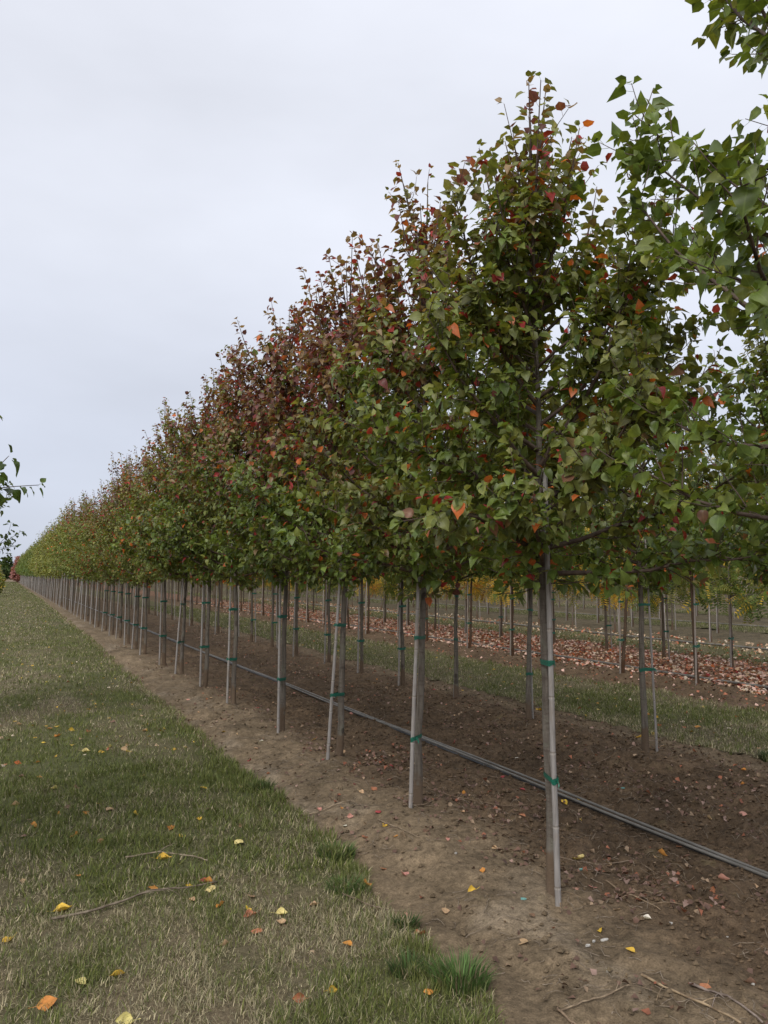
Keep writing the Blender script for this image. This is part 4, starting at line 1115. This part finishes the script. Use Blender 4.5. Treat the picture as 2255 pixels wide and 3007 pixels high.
HAND = [  # measured leaves: place, colour, shape, length, label
    (95, 2185, 'orange', 'flat', .085, 'large amber leaf standing up in the grass in the bottom corner'),
    (176, 2140, 'pale yellow', 'flat', .06, 'round pale yellow leaf in the grass above the large amber leaf'),
    (258, 2122, 'yellow', 'folded', .07, 'bright yellow folded leaf standing in the near grass'),
    (650, 2178, 'rust', 'folded', .06, 'rust coloured leaf at the bottom of the near grass'),
    (130, 1975, 'yellow', 'curled', .10, 'bright yellow twisted leaf at the left end of the long stick'),
    (330, 1935, 'orange', 'flat', .06, 'orange leaf in the grass above the long stick'),
    (408, 1924, 'yellow', 'flat', .045, 'small yellow-brown leaf above the middle of the long stick'),
    (452, 1915, 'orange', 'folded', .075, 'upright apricot leaf at the right tip of the long stick'),
    (437, 1912, 'red', 'flat', .05, 'small red leaf behind the apricot leaf at the stick tip'),
    (455, 1932, 'pale yellow', 'curled', .07, 'pale yellow leaf lying against the long stick'),
    (474, 1972, 'orange', 'folded', .06, 'amber folded leaf just below the long stick'),
    (535, 1975, 'yellow', 'folded', .055, 'narrow yellow leaf in the grass below the long stick'),
    (607, 1997, 'tan', 'curled', .065, 'tan cupped leaf in the grass below the stick tip'),
    (545, 1984, 'rust', 'curled', .08, 'dark orange curled leaf on the grass right of the long stick'),
    (605, 1975, 'pale yellow', 'folded', .07, 'pale lemon folded leaf on the grass right of the dark orange leaf'),
    (676, 1956, 'tan', 'curled', .06, 'rolled tan leaf near the soil edge of the grass'),
    (350, 1865, 'yellow', 'curled', .10, 'yellow curled leaf pair on the short grey twig'),
    (163, 1813, 'orange', 'folded', .075, 'orange folded leaf on the grass left of the short twig'),
    (75, 1792, 'orange', 'folded', .085, 'orange leaf tilted up at the left of the near grass'),
    (215, 1743, 'yellow', 'flat', .06, 'amber leaf on the grass above the yellow upright leaf'),
    (235, 1755, 'tan', 'curled', .07, 'pale tan leaf beside the amber leaf on the grass'),
    (293, 1767, 'yellow', 'folded', .065, 'bright yellow upright leaf in the middle of the near grass'),
    (125, 1595, 'orange', 'curled', .085, 'orange curled leaf on the grass at the left'),
    (156, 1584, 'yellow', 'folded', .08, 'yellow and pink folded leaf behind the orange curled one'),
    (183, 1634, 'pale yellow', 'curled', .09, 'cream curled leaf on the left grass'),
    (155, 1620, 'yellow', 'flat', .06, 'small golden leaf left of the cream curled one'),
    (270, 1628, 'tan', 'folded', .08, 'long tan leaf on the grass right of the cream one'),
    (10, 1655, 'rust', 'flat', .06, 'salmon leaf at the left border of the grass'),
    (457, 1573, 'whitish', 'flat', .07, 'white leaf lying on the soil left of the fourth trunk'),
    (1248, 1843, 'pale yellow', 'curled', .105, 'big curled yellow leaf on the soil right of the nearest stake'),
    (1220, 1722, 'yellow', 'curled', .07, 'yellow leaf on the soil just behind the nearest stake tape'),
    (1250, 1762, 'yellow', 'curled', .055, 'small yellow leaf between the nearest stake and the hoses'),
    (1428, 1832, 'orange', 'folded', .085, 'amber folded leaf on the dark soil right of the big yellow leaf'),
    (1415, 1840, 'tan', 'folded', .06, 'brown pink leaf touching the amber folded leaf'),
    (1022, 1935, 'yellow', 'folded', .07, 'yellow leaf on its stem on the pale crust left of the nearest stake'),
    (830, 1803, 'yellow', 'curled', .055, 'yellow curled leaf on the bare crust between grass and second tree'),
    (790, 1912, 'orange', 'folded', .075, 'orange folded leaf at the grass edge beside the bark chip'),
    (880, 1982, 'pink', 'flat', .07, 'salmon leaf beside the small dark tuft'),
    (905, 2023, 'rust', 'curled', .075, 'pair of rust leaves below the small dark tuft'),
    (1000, 1709, 'orange', 'folded', .085, 'orange twisted leaf right of the second trunk foot'),
    (1043, 1895, 'orange', 'curled', .045, 'small bright orange leaf left of the nearest stake'),
    (1170, 1830, 'rust', 'folded', .05, 'orange-red leaf just left of the nearest trunk'),
    (1130, 1697, 'red', 'flat', .055, 'crimson leaf between the second trunk and the nearest stake'),
    (1330, 1972, 'tan', 'flat', .07, 'tan leaf on the soil right of the nearest stake foot'),
    (1418, 1890, 'pink', 'flat', .08, 'pale pink leaf on the dark soil towards the photo edge'),
    (1560, 1907, 'pink', 'folded', .08, 'pink leaf with a pale stem near the hoses at the photo edge'),
    (1130, 2050, 'tan', 'flat', .075, 'brown leaf below the nearest stake foot'),
    (1365, 2078, 'yellow', 'flat', .05, 'small amber leaf right of the white flakes'),
    (1395, 1600, 'orange', 'folded', .10, 'crumpled orange leaf leaning on the nearest second-row trunk'),
    (1380, 1595, 'yellow', 'curled', .10, 'yellow leaf standing left of the nearest second-row trunk'),
    (785, 1382, 'red', 'flat', .05, 'crimson leaf on the soil far behind the third trunk'),
    (1165, 1530, 'yellow', 'curled', .11, 'yellow leaf right of the curved second-row trunk foot'),
]
HAND.pop(-2)
for u, v, colr, shp, sz, lab in HAND:
    x, y = px(u, v, -.03); fallen(x, y, colr, shp, sz, lab, 'fallen leaves'); SEEN.append((x, y))
FR = ['the photo edge', 'the nearest visible front-row trunk', 'the second visible front-row trunk', 'the third visible front-row trunk', 'the fourth visible front-row trunk', 'the fifth visible front-row trunk', 'the sixth visible front-row trunk', 'the seventh visible front-row trunk']
rnd = random.Random(21); made = 0; tries = 0
while made < 240 and tries < 6000:
    tries += 1
    zone = rnd.choices(['soil', 'lane', 'strip'], [.72, .2, .08])[0]
    if zone == 'soil': x = rnd.uniform(1.95, 5.8); y = 2.1 + 9 * rnd.random() ** 1.5
    elif zone == 'lane': x = rnd.uniform(-.2, 1.75); y = 2.4 + 7 * rnd.random() ** 1.1
    else: x = rnd.uniform(6.1, 7.9); y = rnd.uniform(4.9, 10)
    if not in_view(np.array([[x, y, 0.]]), .99)[0]: continue
    if any((x - a) ** 2 + (y - b_) ** 2 < .010 for a, b_ in SEEN): continue
    SEEN.append((x, y))
    if zone == 'soil': colr = rnd.choices(['pink', 'tan', 'rust', 'brown', 'red', 'yellow', 'orange', 'whitish'], [5, 5, 3, 5, 1.6, .8, 1, .6])[0]
    else: colr = rnd.choices(['yellow', 'orange', 'tan', 'pale yellow', 'brown', 'rust'], [3, 2.5, 2, 1.5, 2, 1])[0]
    shp = rnd.choices(['flat', 'curled', 'folded'], [3, 4, 3])[0]
    kk = min(range(len(FR)), key=lambda q: abs(R1Y[q] - y))
    where = {'soil': 'on bare soil between ' + FR[kk] + ' and the hoses' if 2.75 < x < 3.8 else 'on the bare crust before ' + FR[kk] if x <= 2.75 else 'on dark soil past the hoses level with ' + FR[kk],
             'lane': 'on the near grass level with ' + FR[kk], 'strip': 'on the grass strip behind the second row ' + ('near the photo edge' if y < 6.5 else 'farther along')}[zone]
    if f'{colr} {shp} leaf {where}' in used_labels: SEEN.pop(); continue
    sz = rnd.uniform(.032, .068) if zone == 'soil' else rnd.uniform(.045, .075)
    fallen(x, y, colr, shp, sz, f'{colr} {shp} leaf {where}', 'fallen leaves')
    made += 1

# ------------------------------------------------------------------ sticks, roots, chips
def stick(pts, r0, r1, label, seed, forks=0, tint=(1, 1, 1), lift=.008, name='fallen_twig'):
    rng = np.random.default_rng(seed); b = Buf()
    P = np.array([(p[0], p[1], 0) for p in pts], float)
    n = max(8, len(P) * 4); t = np.linspace(0, len(P) - 1, n); Q = np.stack([np.interp(t, np.arange(len(P)), P[:, j]) for j in range(3)], -1)
    Q[:, :2] += np.cumsum(rng.normal(0, .0035, (n, 2)), 0)
    on = np.where(Q[:, 0] < 1.8, .022, 0)
    Q[:, 2] = np.convolve(np.pad(ground_z(Q[:, 0], Q[:, 1]) + on, 2, 'edge'), np.ones(5) / 5, 'valid') + lift + r0 * .6
    c = Q[0].copy()
    rr2 = np.linspace(r0, r1, n) * (1 + .12 * rng.normal(0, 1, n)); b.tube(Q - c, np.abs(rr2), 6)
    for _ in range(forks):
        k = rng.integers(2, n - 2); d = norm(Q[k + 1] - Q[k]); s = norm(np.cross(d, [0, 0, 1]) * rng.choice([-1, 1]) + d * rng.uniform(.2, 1.2)); L = rng.uniform(.06, .16)
        f_ = np.array([Q[k] - c + s * L * q + np.array([0, 0, .012 * q + .3 * L * q * (1 - q)]) for q in (0, .35, .7, 1)]); b.tube(f_, np.linspace(rr2[k] * .6, .001, 4), 4)
    o = link(name, b.mesh(name, M_STICK), None, tint); o.location = c; tag(o, label, 'twig', 'twigs on the ground')
P2 = lambda *uv: [px(u, v, -.03) for u, v in uv]
stick(P2((110, 2005), (190, 1990), (270, 1968), (330, 1945), (395, 1938), (470, 1918)), .0065, .004, 'long dark forked stick lying across the near grass', 1, 4, (.75, .75, .72), .015)
stick(P2((270, 1870), (340, 1855), (410, 1862), (440, 1870)), .005, .003, 'short grey twig with yellow leaves on the near grass', 2, 1, (1.1, 1.1, 1.05), .012)
stick(P2((1380, 2128), (1450, 2165), (1530, 2200), (1600, 2240)), .0055, .004, 'straight pale stick on the soil in the bottom corner', 3, 2, (1.25, 1.15, .95))
stick(P2((1490, 2140), (1540, 2165), (1590, 2180), (1655, 2230)), .005, .004, 'crooked grey root beside the straight pale stick', 4, 2, (1.0, 1.0, 1.15))
stick(P2((1210, 2195), (1270, 2180), (1330, 2170), (1380, 2160)), .004, .0025, 'thin forked root at the bottom of the soil', 5, 3, (1.0, .95, .85))
stick(P2((1205, 2190), (1230, 2212), (1270, 2240)), .005, .004, 'thick root end at the bottom of the soil', 6, 1, (.95, .85, .75))
stick(P2((870, 1765), (915, 1752), (960, 1735)), .006, .004, 'curved brown root at the foot of the second trunk', 7, 1, (.8, .72, .62))
stick(P2((1310, 1905), (1380, 1950), (1440, 1985)), .004, .002, 'thin pale twig right of the nearest stake foot', 8, 3, (1.15, 1.05, .9))
stick(P2((1210, 1850), (1290, 1865), (1380, 1862), (1440, 1880)), .0032, .002, 'fine forked twig behind the big yellow leaf', 9, 3, (.9, .85, .8))
stick(P2((1205, 1935), (1213, 1970), (1212, 1990)), .0045, .003, 'small root curling down in front of the nearest stake', 10, 1, (1.0, .9, .75))
stick(P2((815, 1790), (860, 1812), (900, 1830)), .004, .002, 'straight twig on the crust left of the second trunk', 11, 1, (1.0, .95, .85))
stick(P2((620, 1775), (680, 1762), (715, 1755), (760, 1748)), .0045, .003, 'pale stick pile end at the soil edge before the third trunk', 12, 3, (1.15, 1.1, 1.0))
stick(P2((730, 1930), (790, 1955), (850, 1968)), .004, .0025, 'dark twig at the grass edge below the bark chip', 13, 2, (.7, .65, .6))
stick(P2((880, 1700), (980, 1730), (1090, 1745), (1150, 1740)), .003, .002, 'long thin root between the second trunk and the nearest stake', 14, 4, (.85, .75, .65))
stick(P2((1420, 1655), (1500, 1668), (1600, 1685)), .0035, .002, 'long thin twig at the foot of the nearest second-row trunk', 15, 3, (.95, .85, .75))
stick(P2((1440, 1590), (1340, 1640), (1260, 1655)), .003, .002, 'thin twig left of the nearest second-row trunk foot', 16, 2, (.8, .72, .65))
stick(P2((1190, 1340 + 350), (1100, 1680), (1020, 1665)), .0028, .0018, 'hair-thin root in front of the hoses', 17, 2, (.9, .8, .7))
# many short bits nobody could count
b = Buf(); rng = np.random.default_rng(15)
for _ in range(3200):
    x = rng.uniform(1.9, 5.9); y = 2.1 + 8 * rng.random() ** 1.5
    if not in_view(np.array([[x, y, 0.]]), 1.03)[0] or fbm(np.array([x]), np.array([y]), 1.8, 333, 3)[0] < .42: continue
    a = rng.uniform(0, 6.28); L = rng.uniform(.02, .11); P = []
    for q in range(4):
        P.append((x, y, gz(x, y) + .005 + rng.uniform(0, .008))); a += rng.normal(0, .5); x += math.cos(a) * L / 3; y += math.sin(a) * L / 3
    b.tube(P, np.linspace(.0018, .0010, 4) * rng.uniform(.7, 1.4), 3, cap=False)
tag(link('root_bits', b.mesh('root_bits', M_STICK)), 'short dead rootlets and twig bits on the soil', 'root bits', kind='stuff')

def chip(u, v, L, W, label, name, cat, mat, seed, tint=(1, 1, 1), th=.006, z=.006, n=7):
    rng = np.random.default_rng(seed); x, y = px(u, v, -.03)
    th_ = np.linspace(0, 2 * np.pi, n, endpoint=False); rad = rng.uniform(.65, 1.1, n)
    top = np.stack([np.cos(th_) * rad * L / 2, np.sin(th_) * rad * W / 2, rng.uniform(.6, 1.3, n) * th], -1); bot = top.copy(); bot[:, 2] = -.004
    V = np.concatenate([top, bot, [[0, 0, th * 1.25]]]); F = []
    for k in range(n):
        j = (k + 1) % n; F += [(k, n + k, n + j), (k, n + j, j), (k, j, 2 * n)]
    o = link(name, tri_mesh(name, V, np.array(F), mat, shade=False), None, tint); o.location = (x, y, gz(x, y) + z); o.rotation_euler = (0, 0, rng.uniform(0, 6.28)); tag(o, label, cat, None)
chip(768, 1898, .075, .035, 'grey bark chip at the grass edge beside the orange leaf', 'bark_chip', 'bark chip', M_STICK, 1, (1.2, 1.2, 1.2), .012)
for k, (u, v, s, lab) in enumerate([(1305, 2040, .055, 'largest white flake on the soil below the nearest stake'), (1270, 2062, .03, 'white flake left of the largest one'), (1283, 2050, .022, 'tiny white flake between two larger ones'),
                                    (1315, 2105, .045, 'ragged white flake below the largest one'), (1448, 2005, .03, 'pale flake among brown leaves to the right'), (1570, 2015, .03, 'white pointed flake towards the photo edge'),
                                    (1625, 2130, .03, 'white flake beside the crooked grey root'), (985, 1865, .03, 'white speck in the litter right of the yellow curled leaf')]):
    chip(u, v, s * .85, s * .45, lab, 'white_flake', 'flake', M_WHITE, 30 + k, th=.003, z=.004, n=9)
for k, (u, v, lab) in enumerate([(1255, 1882, 'pale teal tape scrap on the soil right of the nearest stake'), (1130, 1960, 'bluish tape scrap on the crust left of the nearest stake'), (1345, 1710, 'green tape scrap beyond the hoses')]):
    chip(u, v, .035, .014, lab, 'tape_scrap', 'tape scrap', M_TEAL, 50 + k, th=.003, n=5)
